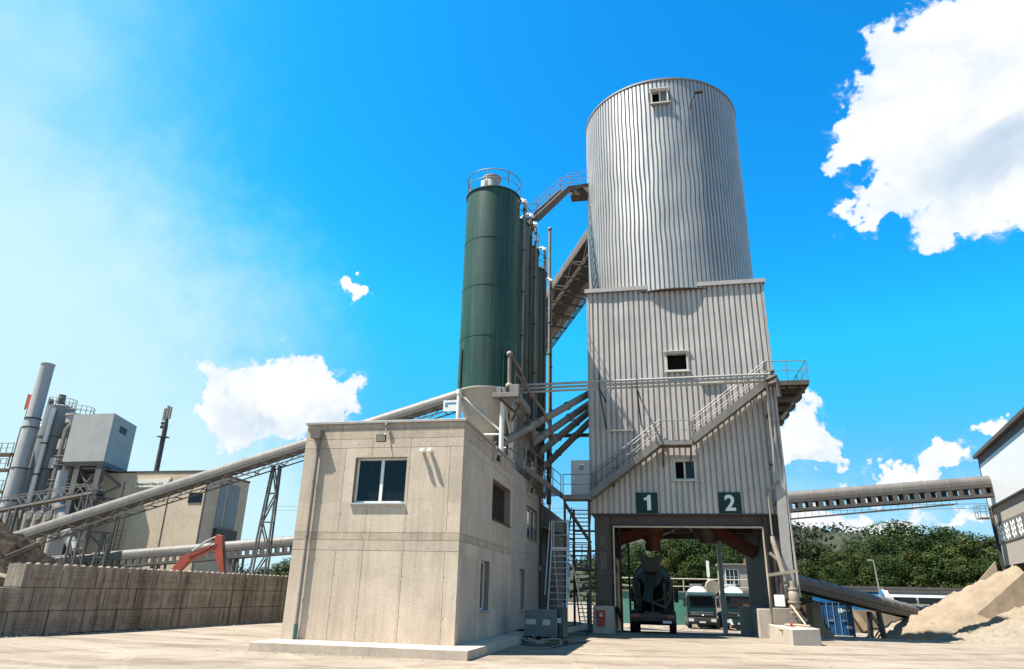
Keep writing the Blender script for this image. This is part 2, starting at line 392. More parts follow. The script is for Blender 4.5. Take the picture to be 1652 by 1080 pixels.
def floor_z(x, y):
    f = max(0., min(1., (y - 39.4) / 22.)); g = max(0., min(1., (x + 6.) / 3.5)); g = max(g, min(1., max(0., (y - 52.) / 10.)))
    z = -.76 * f * g
    return z + (.05 * (noise.noise((x * .13, y * .13, 4.)) - .1) if -30 < x < 40 and 4 < y < 48 and not (-14 < x < 12 and 17 < y < 62) else 0.)
vs = [(x, y, floor_z(x, y)) for y in ys for x in xs]
nx = len(xs)
b.add(vs, [(j * nx + i, j * nx + i + 1, (j + 1) * nx + i + 1, (j + 1) * nx + i) for j in range(len(ys) - 1) for i in range(nx - 1)])
tag(b.build('ground', gm, smooth=True, origin=(0, 0, 0)), kind='structure')

# ------------------------------------------------------------------ control building
def cut(rect, holes):
    """rectangle minus holes -> rectangles, each with flags telling which sides are the rectangle's own borders"""
    u0, u1, z0, z1 = rect
    us = sorted({u0, u1} | {u for h in holes for u in h[:2] if u0 < u < u1})
    zs = sorted({z0, z1} | {z for h in holes for z in h[2:] if z0 < z < z1})
    out = []
    for a, c in zip(us[:-1], us[1:]):
        for d, e in zip(zs[:-1], zs[1:]):
            m, n = (a + c) / 2, (d + e) / 2
            if any(h[0] < m < h[1] and h[2] < n < h[3] for h in holes): continue
            out.append((a, c, d, e, a == u0, c == u1, d == z0, e == z1))
    return out
def panel_wall(b, place, u0, u1, rows, holes, thick=.3, gap=.007, worn=()):
    """rows: (z0, z1, joints). Panels stand 12 mm proud of a core so the formwork joints are real grooves"""
    for z0, z1, joints in rows:
        e = [u0] + [j for j in joints] + [u1]
        for a, c in zip(e[:-1], e[1:]):
            for (p, q, r, s, l0, l1, l2, l3) in cut((a, c, z0, z1), holes):
                p += gap * l0; q -= gap * l1; r += gap * l2; s -= gap * l3
                b.m = 3 if (z0 in worn) else 0
                b.hexa([place(p, r, 0), place(q, r, 0), place(q, r, .012), place(p, r, .012)], [place(p, s, 0), place(q, s, 0), place(q, s, .012), place(p, s, .012)])
    z0, z1 = rows[0][0], rows[-1][1]
    b.m = 1
    for (p, q, r, s, *_) in cut((u0 + .002, u1 - .002, z0, z1), holes):
        b.hexa([place(p, r, .012), place(q, r, .012), place(q, r, thick), place(p, r, thick)], [place(p, s, .012), place(q, s, .012), place(q, s, thick), place(p, s, thick)])
    b.m = 0
def casement(parent, place, u0, u1, z0, z1, leaves=2, fw=.07, depth=.24, name='window', sill=True):
    f = MB()
    def bar(a, c, d, e, d0=depth - .05, d1=depth + .03):
        f.hexa([place(a, d, d0), place(c, d, d0), place(c, d, d1), place(a, d, d1)], [place(a, e, d0), place(c, e, d0), place(c, e, d1), place(a, e, d1)])
    bar(u0, u0 + fw, z0, z1); bar(u1 - fw, u1, z0, z1); bar(u0 + fw, u1 - fw, z0, z0 + fw); bar(u0 + fw, u1 - fw, z1 - fw, z1)
    for k in range(1, leaves):
        um = u0 + (u1 - u0) * k / leaves; bar(um - fw * .75, um + fw * .75, z0 + fw, z1 - fw)
    w = f.build(name, M_FRAME, parent)
    g = MB()
    g.hexa([place(u0 + .02, z0 + .02, depth), place(u1 - .02, z0 + .02, depth), place(u1 - .02, z0 + .02, depth + .02), place(u0 + .02, z0 + .02, depth + .02)],
           [place(u0 + .02, z1 - .02, depth), place(u1 - .02, z1 - .02, depth), place(u1 - .02, z1 - .02, depth + .02), place(u0 + .02, z1 - .02, depth + .02)])
    g.build('pane', M_GLASS, w)
    if sill:
        s = MB()
        s.hexa([place(u0 - .04, z0 - .06, -.07), place(u1 + .04, z0 - .06, -.07), place(u1 + .04, z0 - .06, depth - .06), place(u0 - .04, z0 - .06, depth - .06)],
               [place(u0 - .04, z0 - .025, -.07), place(u1 + .04, z0 - .025, -.07), place(u1 + .04, z0 - .003, depth - .06), place(u0 - .04, z0 - .003, depth - .06)])
        s.build('sill', M_ALU, w)
    return w
def floodlight(parent, place, u, z, up):
    f = MB()
    f.hexa([place(u - .17, z - .12, -.30), place(u + .17, z - .12, -.30), place(u + .14, z - .10, -.16), place(u - .14, z - .10, -.16)],
           [place(u - .17, z + .13, -.36), place(u + .17, z + .13, -.36), place(u + .14, z + .12, -.20), place(u - .14, z + .12, -.20)])
    fl = f.build('floodlight', M_BLACK, parent, bevel=.012)
    g = MB()
    g.hexa([place(u - .145, z - .095, -.312), place(u + .145, z - .095, -.312), place(u + .145, z - .095, -.30), place(u - .145, z - .095, -.30)],
           [place(u - .145, z + .105, -.362), place(u + .145, z + .105, -.362), place(u + .145, z + .105, -.35), place(u - .145, z + .105, -.35)])
    g.build('lens', mat('floodlight_lens', (.42, .38, .31), .15), fl)
    k = MB(); k.tube([place(u + .06, z + .08, -.2), place(u + .06, z + .2, -.12), place(u + .06, up, -.06)], .018, 6)
    k.beam(place(u + .06, up - .05, -.1), place(u + .06, up + .06, -.1), .09, .07)
    k.build('bracket', M_GALV, fl)

PX0, PX1, PY0, PZ = -12.0, -6.23, 21.84, .26
cb = thing('control_building', (-9.1, 25.9, 0), 'two storey pale concrete control building with one big office window facing the yard', 'building')
front = lambda u, z, d: (u, PY0 + d, z)
side = lambda u, z, d: (PX1 - d, u, z)
b = MB()
jl = [-10.43, -9.48, -8.09, -6.69]
w_hole = (-10.05, -8.19, 4.50, 6.02)
panel_wall(b, front, PX0, PX1, [(PZ, 2.98, jl), (2.98, 3.31, [-9.48, -8.09]), (3.31, 3.55, []), (3.55, 6.35, jl), (6.35, 6.66, jl[1:3]), (6.66, 7.01, []), (7.01, 7.2, [-8.1])], [w_hole], worn=(3.31, 6.66, 7.01))
js = [22.3, 24.4, 26.9, 28.6]
h1 = [(24.8, 26.1, 1.2, 2.86), (26.2, 29.62, 4.46, 5.97)]
panel_wall(b, side, PY0 + .012, 30.0, [(PZ, 3.31, js), (3.31, 3.55, []), (3.55, 6.35, [22.3, 24.5, 28.0]), (6.35, 6.66, []), (6.66, 7.01, []), (7.01, 7.2, [])], h1, worn=(3.31, 6.66, 7.01))
b.m = 0
b.box(PX0, PX0 + .3, PY0 + .3, 38., PZ, 7.19)
for x, zz in [(x, z) for x in jl for z in (1.0, 2.2, 4.15, 5.65)] + [(-11.3, 6.42), (-10.0, 6.44), (-9.1, 6.42), (-7.4, 6.42), (-10.7, 3.08), (-8.8, 3.1), (-7.3, 3.06)]:
    b.m = 2; b.tube([(x + .04, PY0 + .003, zz), (x + .04, PY0 - .002, zz)], .016, 8)
b.m = 0
b.build('wall', [M_CONC, M_SCREED, M_DARK, M_CONC_WORN], cb)
b = MB(); b.box(PX0 + .3, PX1 - .33, PY0 + .32, 29.98, PZ + .05, 7.1); b.build('interior', mat('dim_room', (.045, .042, .04), .9), cb)
b = MB(); b.box(PX0 - .06, PX1 + .06, PY0 - .06, PY0 + .34, 7.2, 7.29); b.box(PX1 - .34, PX1 + .06, PY0 + .342, 30.03, 7.2, 7.288); b.box(PX0 - .06, PX0 + .3, PY0 + .342, 38., 7.2, 7.288)
b.build('coping', M_GALV, cb, bevel=.008)
b = MB(); b.box(PX0 + .3, PX1 - .34, PY0 + .34, 38., 6.9, 7.06); b.build('roof', M_CONC2, cb)
b = MB(); b.box(-12.1, -5.37, 20.21, PY0 - .002, -.2, PZ); b.box(-6.4, -5.37, PY0, 31.3, -.2, PZ - .002)
b.build('plinth', M_CONC, cb, bevel=.012)
casement(cb, front, w_hole[0] + .002, w_hole[1] - .002, w_hole[2] + .005, w_hole[3] - .002)
casement(cb, side, 24.802, 26.098, 1.205, 2.858, 1, .06)
b = MB()
for k in range(17):
    z = 4.5 + k * .087; b.hexa([side(26.23, z, .26), side(29.6, z, .26), side(29.6, z - .01, .27), side(26.23, z - .01, .27)], [side(26.23, z + .075, .32), side(29.6, z + .075, .32), side(29.6, z + .065, .33), side(26.23, z + .065, .33)])
b.hexa([side(26.2, 4.40, -.05), side(29.64, 4.40, -.05), side(29.64, 4.40, .3), side(26.2, 4.40, .3)], [side(26.2, 4.45, -.05), side(29.64, 4.45, -.05), side(29.64, 4.455, .3), side(26.2, 4.455, .3)])
b.build('louvre', M_DARK, cb)
floodlight(cb, front, -9.07, 6.6, 7.16)
floodlight(cb, side, 26.1, 6.72, 7.16)
b = MB()
b.hexa([(-11.7, 21.58, 6.68), (-11.38, 21.58, 6.68), (-11.38, PY0 - .002, 6.68), (-11.7, PY0 - .002, 6.68)], [(-11.74, 21.54, 6.98), (-11.34, 21.54, 6.98), (-11.34, PY0 - .002, 6.98), (-11.74, PY0 - .002, 6.98)])
b.tube([(-11.46, 21.74, 6.68), (-11.46, 21.74, .7)], .055, 12)
for z in (1.6, 3.4, 5.2): b.tube([(-11.46, 21.74, z), (-11.46, 21.74, z + .04)], .066, 12)
dp = b.build('downpipe', M_GALV_DULL, cb, smooth=True)
b = MB(); b.tube([(-11.46, 21.74, .72), (-11.46, 21.74, .262)], .068, 12); b.build('sleeve', M_GREEN_PIPE, dp, smooth=True)
for x in (-7.64, -7.37):
    b = MB(); b.tube([(x, PY0 - .002, 6.2), (x, 21.70, 6.2), (x + .0, 21.64, 6.13)], [.06, .07, .07], 12); b.ball((x, 21.7, 6.2), .075)
    b.build('vent_cap', M_WHITE, cb, smooth=True)
# rear wing, a hand's breadth behind the front block
b = MB()
side2 = lambda u, z, d: (PX1 - .1 - d, u, z)
h2 = [(34.1, 37.3, 4.34, 5.9), (32.4, 33.75, 1.1, 2.84)]
panel_wall(b, side2, 30.002, 38.0, [(PZ, 3.31, [31.6, 34.2, 36.]), (3.31, 3.55, []), (3.55, 6.35, [33.2]), (6.35, 7.12, [])], h2)
b.m = 0; b.box(PX0 + .31, PX1 - .1, 37.8, 38.0, PZ, 7.1)
b.build('rear_wall', [M_CONC2, M_SCREED], cb)
b = MB(); b.box(PX0 + .3, PX1 - .45, 30.0, 37.78, PZ + .05, 7.05); b.build('interior', bpy.data.materials['dim_room'], cb)
w = casement(cb, side2, 34.102, 37.298, 4.345, 5.898, 3, .06)
b = MB()
for z in (4.72, 4.95): b.tube([side2(34.1, z, .05), side2(37.3, z, .05)], .016, 6)
for k in range(9): b.tube([side2(34.3 + k * .35, 4.36, .05), side2(34.3 + k * .35, 4.95, .05)], .01, 6)
b.build('guard_rail', M_DARK, w)
casement(cb, side2, 32.402, 33.748, 1.105, 2.838, 1, .06)
floodlight(cb, side2, 34.2, 6.6, 7.05)
b = MB(); b.box(-6.33, -6.15, 37.2, 37.7, 2.9, 3.15); b.build('junction_box', M_GALV_DULL, cb, bevel=.01)
b = MB(); b.box(-6.34, -6.28, 38.0, 38.06, .3, 7.0); b.build('drain_pipe', M_DARK, cb)
# annexe further back with a door canopy
an = thing('annexe', (-8.5, 44, 0), 'low dim concrete annexe with a grey door canopy behind the control building', 'building')
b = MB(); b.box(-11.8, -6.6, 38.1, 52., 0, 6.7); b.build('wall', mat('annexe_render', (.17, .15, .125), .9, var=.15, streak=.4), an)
b = MB(); b.hexa([(-6.6, 39.4, 5.35), (-5.3, 39.6, 4.95), (-5.3, 45, 4.95), (-6.6, 45, 5.35)], [(-6.6, 39.4, 5.45), (-5.3, 39.6, 5.03), (-5.3, 45, 5.03), (-6.6, 45, 5.45)]); b.build('canopy', M_GALV_DULL, an)
for y in (40.2, 43.):
    b = MB(); b.box(-6.6, -6.56, y, y + 1.1, 3.3, 5.2); b.build('door', M_DARK, an)
b = MB(); b.box(-6.6, -6.45, 39.2, 39.5, 5.8, 6.05); b.build('lamp', M_BLACK, an)

# ------------------------------------------------------------------ block wall and spoil heap
bw = thing('block_wall', (-21.6, 28, 0), 'long retaining wall of stained interlocking concrete blocks along the left of the yard', 'wall')
A = Vector((-22.55, 15.0, 0)); Bv = Vector((-20.45, 45.2, 0)); dw = (Bv - A).normalized(); nw = Vector((dw.y, -dw.x, 0))
def wall_block(s0, ln, course, nubs):
    b = MB(); z0 = course * .795; j = random.uniform(-.012, .012)
    P = lambda s, d, z: A + dw * s + nw * d + UP * z
    def bx(s, e, d0, d1, za, zb): b.hexa([P(s, d1, za), P(e, d1, za), P(e, d0, za), P(s, d0, za)][::-1], [P(s, d1, zb), P(e, d1, zb), P(e, d0, zb), P(s, d0, zb)][::-1])
    bx(s0 + .02, s0 + ln - .02, -.8, j, z0 + .012, z0 + .783)
    if ln > 1.2:
        c = s0 + ln / 2
        for (a, e, za, zb) in ((-.46, .46, .26, .29), (-.46, .46, .52, .55), (-.46, -.43, .291, .519), (.43, .46, .291, .519)): bx(c + a, c + e, j + .001, j + .035, z0 + za, z0 + zb)
        bx(c - .36, c + .36, j + .001, j + .016, z0 + .36, z0 + .45)
    if nubs:
        for k in range(int(ln / .36)): b.ball(P(s0 + .22 + k * .38, -.14, z0 + .785), .095, 10, 6, (1, 1, .62))
    return b.build('block', M_BLOCK, bw, bevel=.025)
s_third = 6.6
for course in range(3):
    s = -.8 * (course % 2) if course < 2 else s_third
    while s < 30:
        wall_block(s, 1.6, course, course == 2 or (course == 1 and s < s_third - 1.0)); s += 1.6

def wall_core(s0, s1, z1):
    P = lambda s, d, z: A + dw * s + nw * d + UP * z
    b = MB(); b.hexa([P(s0, -.72, 0), P(s1, -.72, 0), P(s1, -.07, 0), P(s0, -.07, 0)], [P(s0, -.72, z1), P(s1, -.72, z1), P(s1, -.07, z1), P(s0, -.07, z1)])
    return b.build('core', M_BLOCK, bw)
wall_core(.1, 29.9, 1.5); wall_core(s_third + .1, 29.9, 2.3)

def heap(name, mtl, cx, cy, rx, ry, h, label, cat, seed=0, n=46, rough=.12, rot=0., p=1.15, flat=0., kind=None, group=None):
    """loose heap: a worn cone with slumps and lumps"""
    b = MB(); v = []; ca, sa = math.cos(rot), math.sin(rot)
    for j in range(n + 1):
        for i in range(n + 1):
            u = i / n * 2 - 1; w = j / n * 2 - 1
            d = math.hypot(u, w); a = math.atan2(w, u)
            d *= 1 + .16 * noise.noise((math.cos(a) * 1.4 + seed, math.sin(a) * 1.4, seed))
            z = h * max(0., 1 - max(0., (d - flat) / (1 - flat)) ** p) if d < 1 else 0.
            x, y = cx + (u * rx * ca - w * ry * sa), cy + (u * rx * sa + w * ry * ca)
            f = min(1., (1 - d) * 5) if d < 1 else 0
            z += f * rough * (noise.noise((x * 1.1, y * 1.1, seed)) + .6 * noise.noise((x * 2.7, y * 2.7, seed)) + .45 * noise.noise((x * 6., y * 6., seed)))
            v.append((x, y, z - .03 - (.1 if d >= 1 else 0)))
    b.add(v, [(j * (n + 1) + i, j * (n + 1) + i + 1, (j + 1) * (n + 1) + i + 1, (j + 1) * (n + 1) + i) for j in range(n) for i in range(n)])
    return tag(b.build(name, mtl, smooth=True), label, cat, group, kind)
M_SPOIL = mat('dark_spoil', (.030, .021, .014), .95, var=.45, scale=3., spots=.45, spot_col=(.075, .054, .036), bump=.9, bump_scale=9., fine=.3)
heap('spoil_heap', M_SPOIL, -28.3, 24.6, 5.6, 7.5, 4.6, 'dark brown heap of earth and rubble behind the left block wall', 'spoil heap', 3, 110, .36)
M_SLAB = mat('broken_concrete', (.16, .125, .09), .9, var=.2, spots=.3)
for i, (c, sz, rz, lab) in enumerate((((-23.387, 22.3, 1.628), (1.1, .5, .3), .2, 'broken concrete slab lying against the foot of the spoil heap'),
                                 ((-24.136, 23.4, 2.803), (1.3, .25, .22), -.5, 'bent concrete beam end sticking out near the top of the spoil heap'),
                                 ((-23.858, 23.6, 2.381), (1.2, .22, .2), -.75, 'long broken kerb stone sliding down the right slope of the spoil heap'),
                                 ((-23.629, 22.6, 2.061), (.5, .4, .3), .9, 'small lump of broken concrete half way up the spoil heap'))):
    b = MB(); b.hexa([(-sz[0] / 2, -sz[1] / 2, 0), (sz[0] / 2, -sz[1] / 2, .05), (sz[0] / 2.2, sz[1] / 2, 0), (-sz[0] / 2.1, sz[1] / 2, .03)],
                     [(-sz[0] / 2.2, -sz[1] / 2.2, sz[2]), (sz[0] / 2.1, -sz[1] / 2, sz[2] * .9), (sz[0] / 2.3, sz[1] / 2, sz[2]), (-sz[0] / 2, sz[1] / 2.2, sz[2] * 1.1)])
    o = b.build('rubble', M_SLAB, bevel=.02, origin=(0, 0, 0)); o.location = c; o.rotation_euler = (.1, rz, .4)
    tag(o, lab, 'rubble', 'rubble on the spoil heap')

# loose stones and grit along the wall foot, the plinth and the sand bays
rng = random.Random(5); b = MB()
def stone(x, y, r):
    z = floor_z(x, y); n = 5; a0 = rng.random() * 6.28
    lo = [(x + r * rng.uniform(.7, 1.2) * math.cos(a0 + k * 1.2566), y + r * rng.uniform(.7, 1.2) * math.sin(a0 + k * 1.2566), z - .02) for k in range(n)]
    hi = [(x + r * .55 * math.cos(a0 + k * 1.2566 + .3), y + r * .55 * math.sin(a0 + k * 1.2566 + .3), z + r * rng.uniform(.5, .9)) for k in range(n)]
    b.add(lo + hi, [tuple(range(n, 2 * n))] + [(k, (k + 1) % n, n + (k + 1) % n, n + k) for k in range(n)])
for _ in range(520):
    f = rng.random()
    if f < .35: s_ = rng.uniform(2, 30); p = A + dw * s_ + nw * (abs(rng.gauss(0, .35)) + .05); stone(p.x, p.y, rng.uniform(.015, .06))
    elif f < .5: stone(rng.uniform(-13.5, -4.5), 20.15 - abs(rng.gauss(0, .35)), rng.uniform(.012, .035))
    elif f < .75: stone(rng.gauss(15, 4.), rng.gauss(46, 4.), rng.uniform(.02, .08))
    else: stone(rng.uniform(-16, 16), rng.uniform(12, 36), rng.uniform(.01, .03))
tag(b.build('grit', M_CONC2, origin=(0, 20, 0)), 'loose stones and grit scattered over the yard floor', 'grit', kind='stuff')

# ------------------------------------------------------------------ mixing tower
M_CLAD = mat('weathered_ribbed_sheet', (.46, .415, .38), .55, .15, var=.13, scale=.5, streak=.5, streak_col=(.24, .215, .19), bump=.08, bump_scale=6., fine=.05)
M_CLAD_ROUND = mat('dented_ribbed_sheet', (.40, .385, .37), .5, .5, var=.10, scale=.45, streak=.22, streak_col=(.25, .235, .22), fine=.05)
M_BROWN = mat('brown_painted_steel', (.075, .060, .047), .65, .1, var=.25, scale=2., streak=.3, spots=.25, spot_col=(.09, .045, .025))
M_RAIL = mat('railing_steel', (.17, .152, .133), .5, .15, var=.15, scale=3.)
M_RED_CHUTE = mat('rust_red_chute', (.10, .024, .012), .75, var=.3, scale=3., spots=.4, spot_col=(.12, .05, .03))
TX0, TX1, TY, TZ0, TZ1 = -3.46, 6.52, 38.0, 5.9, 19.05
TCX, TCY, TR, TTOP = 1.53, 42.9, 5.25, 33.95

def ribbed(b, u0, u1, z0, z1, place, pitch=.30, dep=.115, holes=(), dz=1.6, dent=0.):
    """trapezoid profile sheet; place(u, z, d) with d towards the outside"""
    pr = []; n = max(1, round((u1 - u0) / pitch)); p = (u1 - u0) / n
    for k in range(n):
        s = u0 + k * p
        pr += [(s, 0.), (s + p * .07, dep), (s + p * .71, dep), (s + p * .78, 0.)]
    pr.append((u1, 0.))
    us = {round(h[i], 4) for h in holes for i in (0, 1)}
    full = []
    for (a, d), (c, e) in zip(pr[:-1], pr[1:]):
        full.append((a, d))
        for u in sorted(us):
            if a < u < c: full.append((u, d + (e - d) * (u - a) / (c - a)))
    full.append(pr[-1])
    zs = sorted({z0, z1} | {h[i] for h in holes for i in (2, 3)} | {z0 + (z1 - z0) * k / max(1, round((z1 - z0) / dz)) for k in range(1, max(1, round((z1 - z0) / dz)))})
    nz_ = len(zs); base = len(b.v)
    vs = [place(u, z, d + dent * noise.noise((u * .9, z * .5, 3.1))) for (u, d) in full for z in zs]
    fs = []
    for i in range(len(full) - 1):
        um = (full[i][0] + full[i + 1][0]) / 2
        for j in range(nz_ - 1):
            zm = (zs[j] + zs[j + 1]) / 2
            if any(h[0] < um < h[1] and h[2] < zm < h[3] for h in holes): continue
            fs.append((i * nz_ + j, (i + 1) * nz_ + j, (i + 1) * nz_ + j + 1, i * nz_ + j + 1))
    b.add(vs, fs)

tw = thing('mixing_tower', (TCX, 43., 0), 'tall grey ribbed metal mixing tower with a round upper drum on a square base', 'tower')
win = [(.96, 2.04, 13.80, 14.80), (1.05, 2.04, 7.70, 8.64)]
b = MB()
ribbed(b, TX0, TX1, TZ0, TZ1 - .05, lambda u, z, d: (u, TY - d, z), holes=win, dent=.03)
ribbed(b, TY, 48., TZ0, TZ1 - .05, lambda u, z, d: (TX1 + d, u, z))
ribbed(b, TY, 48., TZ0, TZ1 - .05, lambda u, z, d: (TX0 - d, u, z))
ribbed(b, TX0, TX1, TZ0, TZ1 - .05, lambda u, z, d: (u, 48. + d, z))
b.build('cladding', M_CLAD, tw)
b = MB(); b.box(TX0 + .1, TX1 - .1, TY + .45, 47.9, TZ0 + .1, TZ1 - .1); b.build('inner_core', mat('dark_void', (.01, .009, .008), .9), tw)
for x in (TX0 - .02, TX1 + .02):
    b = MB(); b.box(x - .07, x + .07, TY - .14, TY + .05, TZ0, TZ1 - .08); b.build('corner_trim', M_GALV, tw)
# round drum: dented ribbed sheet, swept round
b = MB(); NR = 122; prof = ((0., 0.), (.09, .095), (.69, .095), (.78, 0.)); NZ = 46
hole_a = (R(-90) - .62 / TR, R(-90) + .50 / TR); hole_z = (32.05, 33.05)
hole_a = (math.atan2(TY - TCY, .96 - TCX), math.atan2(TY - TCY, 2.0 - TCX))
angs = []
for k in range(NR):
    for f, d in prof: angs.append(((k + f) / NR * 2 * math.pi - math.pi, d))
zs = [TZ1 - .30 + (TTOP - TZ1 + .30) * j / NZ for j in range(NZ + 1)]
vs = []
for a, d in angs:
    for z in zs:
        c, s_ = math.cos(a), math.sin(a)
        mid = max(0., min(1., (z - 20.5) / 2.5)) * max(0., min(1., (33.2 - z) / 2.))
        w = .035 * noise.noise((c * 3.4, s_ * 3.4, z * .33)) + .022 * noise.noise((c * 8.5, s_ * 8.5, z * .55 + 5))
        sh = .014 * mid * noise.noise((c * 5 + 3, s_ * 5, z * .55))
        r = TR + d + w * (.25 + .75 * mid)
        vs.append((TCX + r * math.cos(a + sh), TCY + r * math.sin(a + sh), z))
m = len(zs); na = len(angs); fs = []
for i in range(na):
    i2 = (i + 1) % na; am = angs[i][0] + .01
    for j in range(NZ):
        if hole_a[0] < am < hole_a[1] and hole_z[0] < (zs[j] + zs[j + 1]) / 2 < hole_z[1]: continue
        fs.append((i * m + j, i2 * m + j, i2 * m + j + 1, i * m + j + 1))
b.add(vs, fs); b.build('drum_wall', M_CLAD_ROUND, tw)
b = MB(); b.lathe((TCX, TCY, 0), [(TR - .35, TZ1), (TR - .35, TTOP - .05)], 64); b.build('inner_core', bpy.data.materials['dark_void'], tw)
b = MB(); b.lathe((TCX, TCY, TTOP), [(TR - .1, -.02), (TR + .14, -.02), (TR + .14, .1), (TR - .1, .14), (0.3, .7), (.3, .75)], 96); b.build('roof', M_GALV_DULL, tw, smooth=True)
b = MB(); b.lathe((TCX, TCY, TZ1 - .30), [(TR - .3, -.05), (TR + .11, -.05), (TR + .11, 0.), (TR - .3, 0.)], 96); b.build('drum_sill', M_BROWN, tw, smooth=True)
# flat eaves left and right of the drum
b = MB()
ch = math.sqrt(TR ** 2 - (TCY - TY + .2) ** 2)
for x0, x1 in ((TX0 - .2, TCX - ch - .05), (TCX + ch + .05, TX1 + .2)):
    b.box(x0, x1, TY - .24, TY + .12, TZ1 - .02, TZ1 + .03); b.box(x0, x1, TY - .26, TY - .22, TZ1 - .2, TZ1 + .05)
    b.box(x0, x1, TY - .1, TY + .1, TZ1 - .06, TZ1 - .022)
b.box(TX0 - .2, TX1 + .2, TY + .125, 48.2, TZ1 - .06, TZ1 + .012)
b.box(TX0 - .2, TX0 - .16, TY - .2, 48.2, TZ1 - .2, TZ1 + .05); b.box(TX1 + .16, TX1 + .2, TY - .2, 48.2, TZ1 - .2, TZ1 + .05)
b.build('eaves', M_GALV, tw)
def tower_window(u0, u1, z0, z1, y, mull=None, M=None):
    f = MB(); w = .1
    f.box(u0 - w, u0, y - .15, y + .22, z0 - w, z1 + w); f.box(u1, u1 + w, y - .15, y + .22, z0 - w, z1 + w)
    f.box(u0, u1, y - .15, y + .22, z1, z1 + w); f.box(u0, u1, y - .15, y + .22, z0 - w, z0)
    f.box(u0 - .22, u1 + .22, y - .23, y - .15, z1 + w, z1 + w + .05); f.box(u0 - .22, u1 + .22, y - .25, y - .15, z0 - w - .05, z0 - w)
    if mull is not None: f.box(mull - .05, mull + .05, y - .02, y + .1, z0, z1)
    o = f.build('window', mat('window_trim', (.50, .47, .42), .6, var=.1) if 'window_trim' not in bpy.data.materials else bpy.data.materials['window_trim'], tw)
    return o
tower_window(.97, 2.03, 13.81, 14.79, TY)
w = tower_window(1.06, 2.03, 7.71, 8.63, TY, 1.54)
g = MB(); g.box(1.59, 2.03, TY + .06, TY + .08, 7.71, 8.63); g.build('pane', M_GLASS, w)
yt = TCY - math.sqrt((TR + .04) ** 2 - (1.5 - TCX) ** 2)
w = tower_window(1.02, 1.96, 32.1, 33.02, yt, 1.52)
g = MB(); g.box(1.57, 1.96, yt + .05, yt + .07, 32.1, 33.02); g.build('pane', mat('dusty_glass', (.14, .135, .13), .25), w)
b = MB(); p = Vector((3.372, 37.75, 31.387)); p.y = TCY - math.sqrt(TR ** 2 - (p.x - TCX) ** 2) - .02
b.tube([p, p + Vector((.1, -.35, .45)), p + Vector((.35, -.75, .9))], .035, 8); b.box(p.x + .3, p.x + .85, p.y - .9, p.y - .65, p.z + .86, p.z + .98)
b.build('yard_lamp', M_DARK, tw)
# small cream strip lamps on the sheet
for q in ((-1.728, 37.85, 10.382), (3.301, 37.85, 12.96)):
    b = MB(); b.box(q[0] - .62, q[0] + .62, TY - .26, TY - .13, q[2] - .05, q[2] + .05); b.box(q[0] - .3, q[0] + .3, TY - .125, TY - .03, q[2] + .0, q[2] + .04)
    b.build('strip_lamp', mat('cream_plastic', (.62, .54, .40), .5) if 'cream_plastic' not in bpy.data.materials else bpy.data.materials['cream_plastic'], tw)
# gateway under the tower
b = MB()
b.box(TX0 + .1, TX1 - .1, TY + .06, 47.9, TZ0 - .02, TZ0 + .1)
b.box(TX0 - .04, TX1 + .04, TY - .14, TY + .16, TZ0 - .06, TZ0 - .003)
b.box(-2.5, 5.4, TY + .2, TY + .5, 5.42, TZ0 - .065); b.box(-2.5, 5.4, TY + .12, TY + .6, 5.36, 5.415)
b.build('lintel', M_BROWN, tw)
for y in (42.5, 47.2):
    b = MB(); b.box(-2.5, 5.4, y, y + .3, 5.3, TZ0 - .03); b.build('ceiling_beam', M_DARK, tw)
def h_column(x0, x1, y0, y1, z0, z1):
    b = MB(); t = .04
    b.box(x0, x1, y0, y0 + t, z0, z1); b.box(x0, x1, y1 - t, y1, z0, z1); b.box((x0 + x1) / 2 - t / 2, (x0 + x1) / 2 + t / 2, y0 + t, y1 - t, z0, z1)
    return b.build('column', M_BROWN, tw)
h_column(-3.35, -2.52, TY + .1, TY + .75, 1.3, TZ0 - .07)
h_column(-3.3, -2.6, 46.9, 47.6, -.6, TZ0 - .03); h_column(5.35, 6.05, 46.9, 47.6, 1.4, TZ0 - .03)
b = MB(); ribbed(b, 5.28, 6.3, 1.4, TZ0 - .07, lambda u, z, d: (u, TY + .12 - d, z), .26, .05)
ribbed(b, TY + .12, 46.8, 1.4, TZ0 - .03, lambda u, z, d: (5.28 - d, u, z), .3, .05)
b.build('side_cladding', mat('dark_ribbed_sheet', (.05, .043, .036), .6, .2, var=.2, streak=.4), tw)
b = MB(); b.hexa([(-3.52, 37.5, -.2), (-2.42, 37.5, -.2), (-2.42, 39.2, -.2), (-3.52, 39.2, -.2)], [(-3.47, 37.62, 1.28), (-2.47, 37.62, 1.28), (-2.47, 39.1, 1.28), (-3.47, 39.1, 1.28)])
b.build('pedestal', M_CONC2, tw, bevel=.03)
b = MB(); b.box(4.62, 5.25, 38.2, 47.5, -1.2, 1.34); b.box(5.25, 6.5, 38.55, 47.5, -1.2, 1.38)
b.build('pedestal', M_CONC2, tw, bevel=.03)
b = MB(); b.tube([(-2.36, TY - .05, 5.22), (5.22, TY - .05, 5.22)], .055, 10); b.tube([(-2.36, TY - .05, 5.22), (-2.36, TY - .05, 1.25)], .05, 10); b.tube([(5.22, TY - .05, 5.22), (5.22, TY - .05, .9)], .05, 10)
b.build('gate_frame', mat('cream_pipe', (.46, .39, .28), .5, var=.2, streak=.3), tw, smooth=True)
b = MB(); b.tube([(3.75, 47.7, -1), (3.75, 47.7, 5.85)], .15, 14); b.build('prop', M_WHITE, tw, smooth=True)
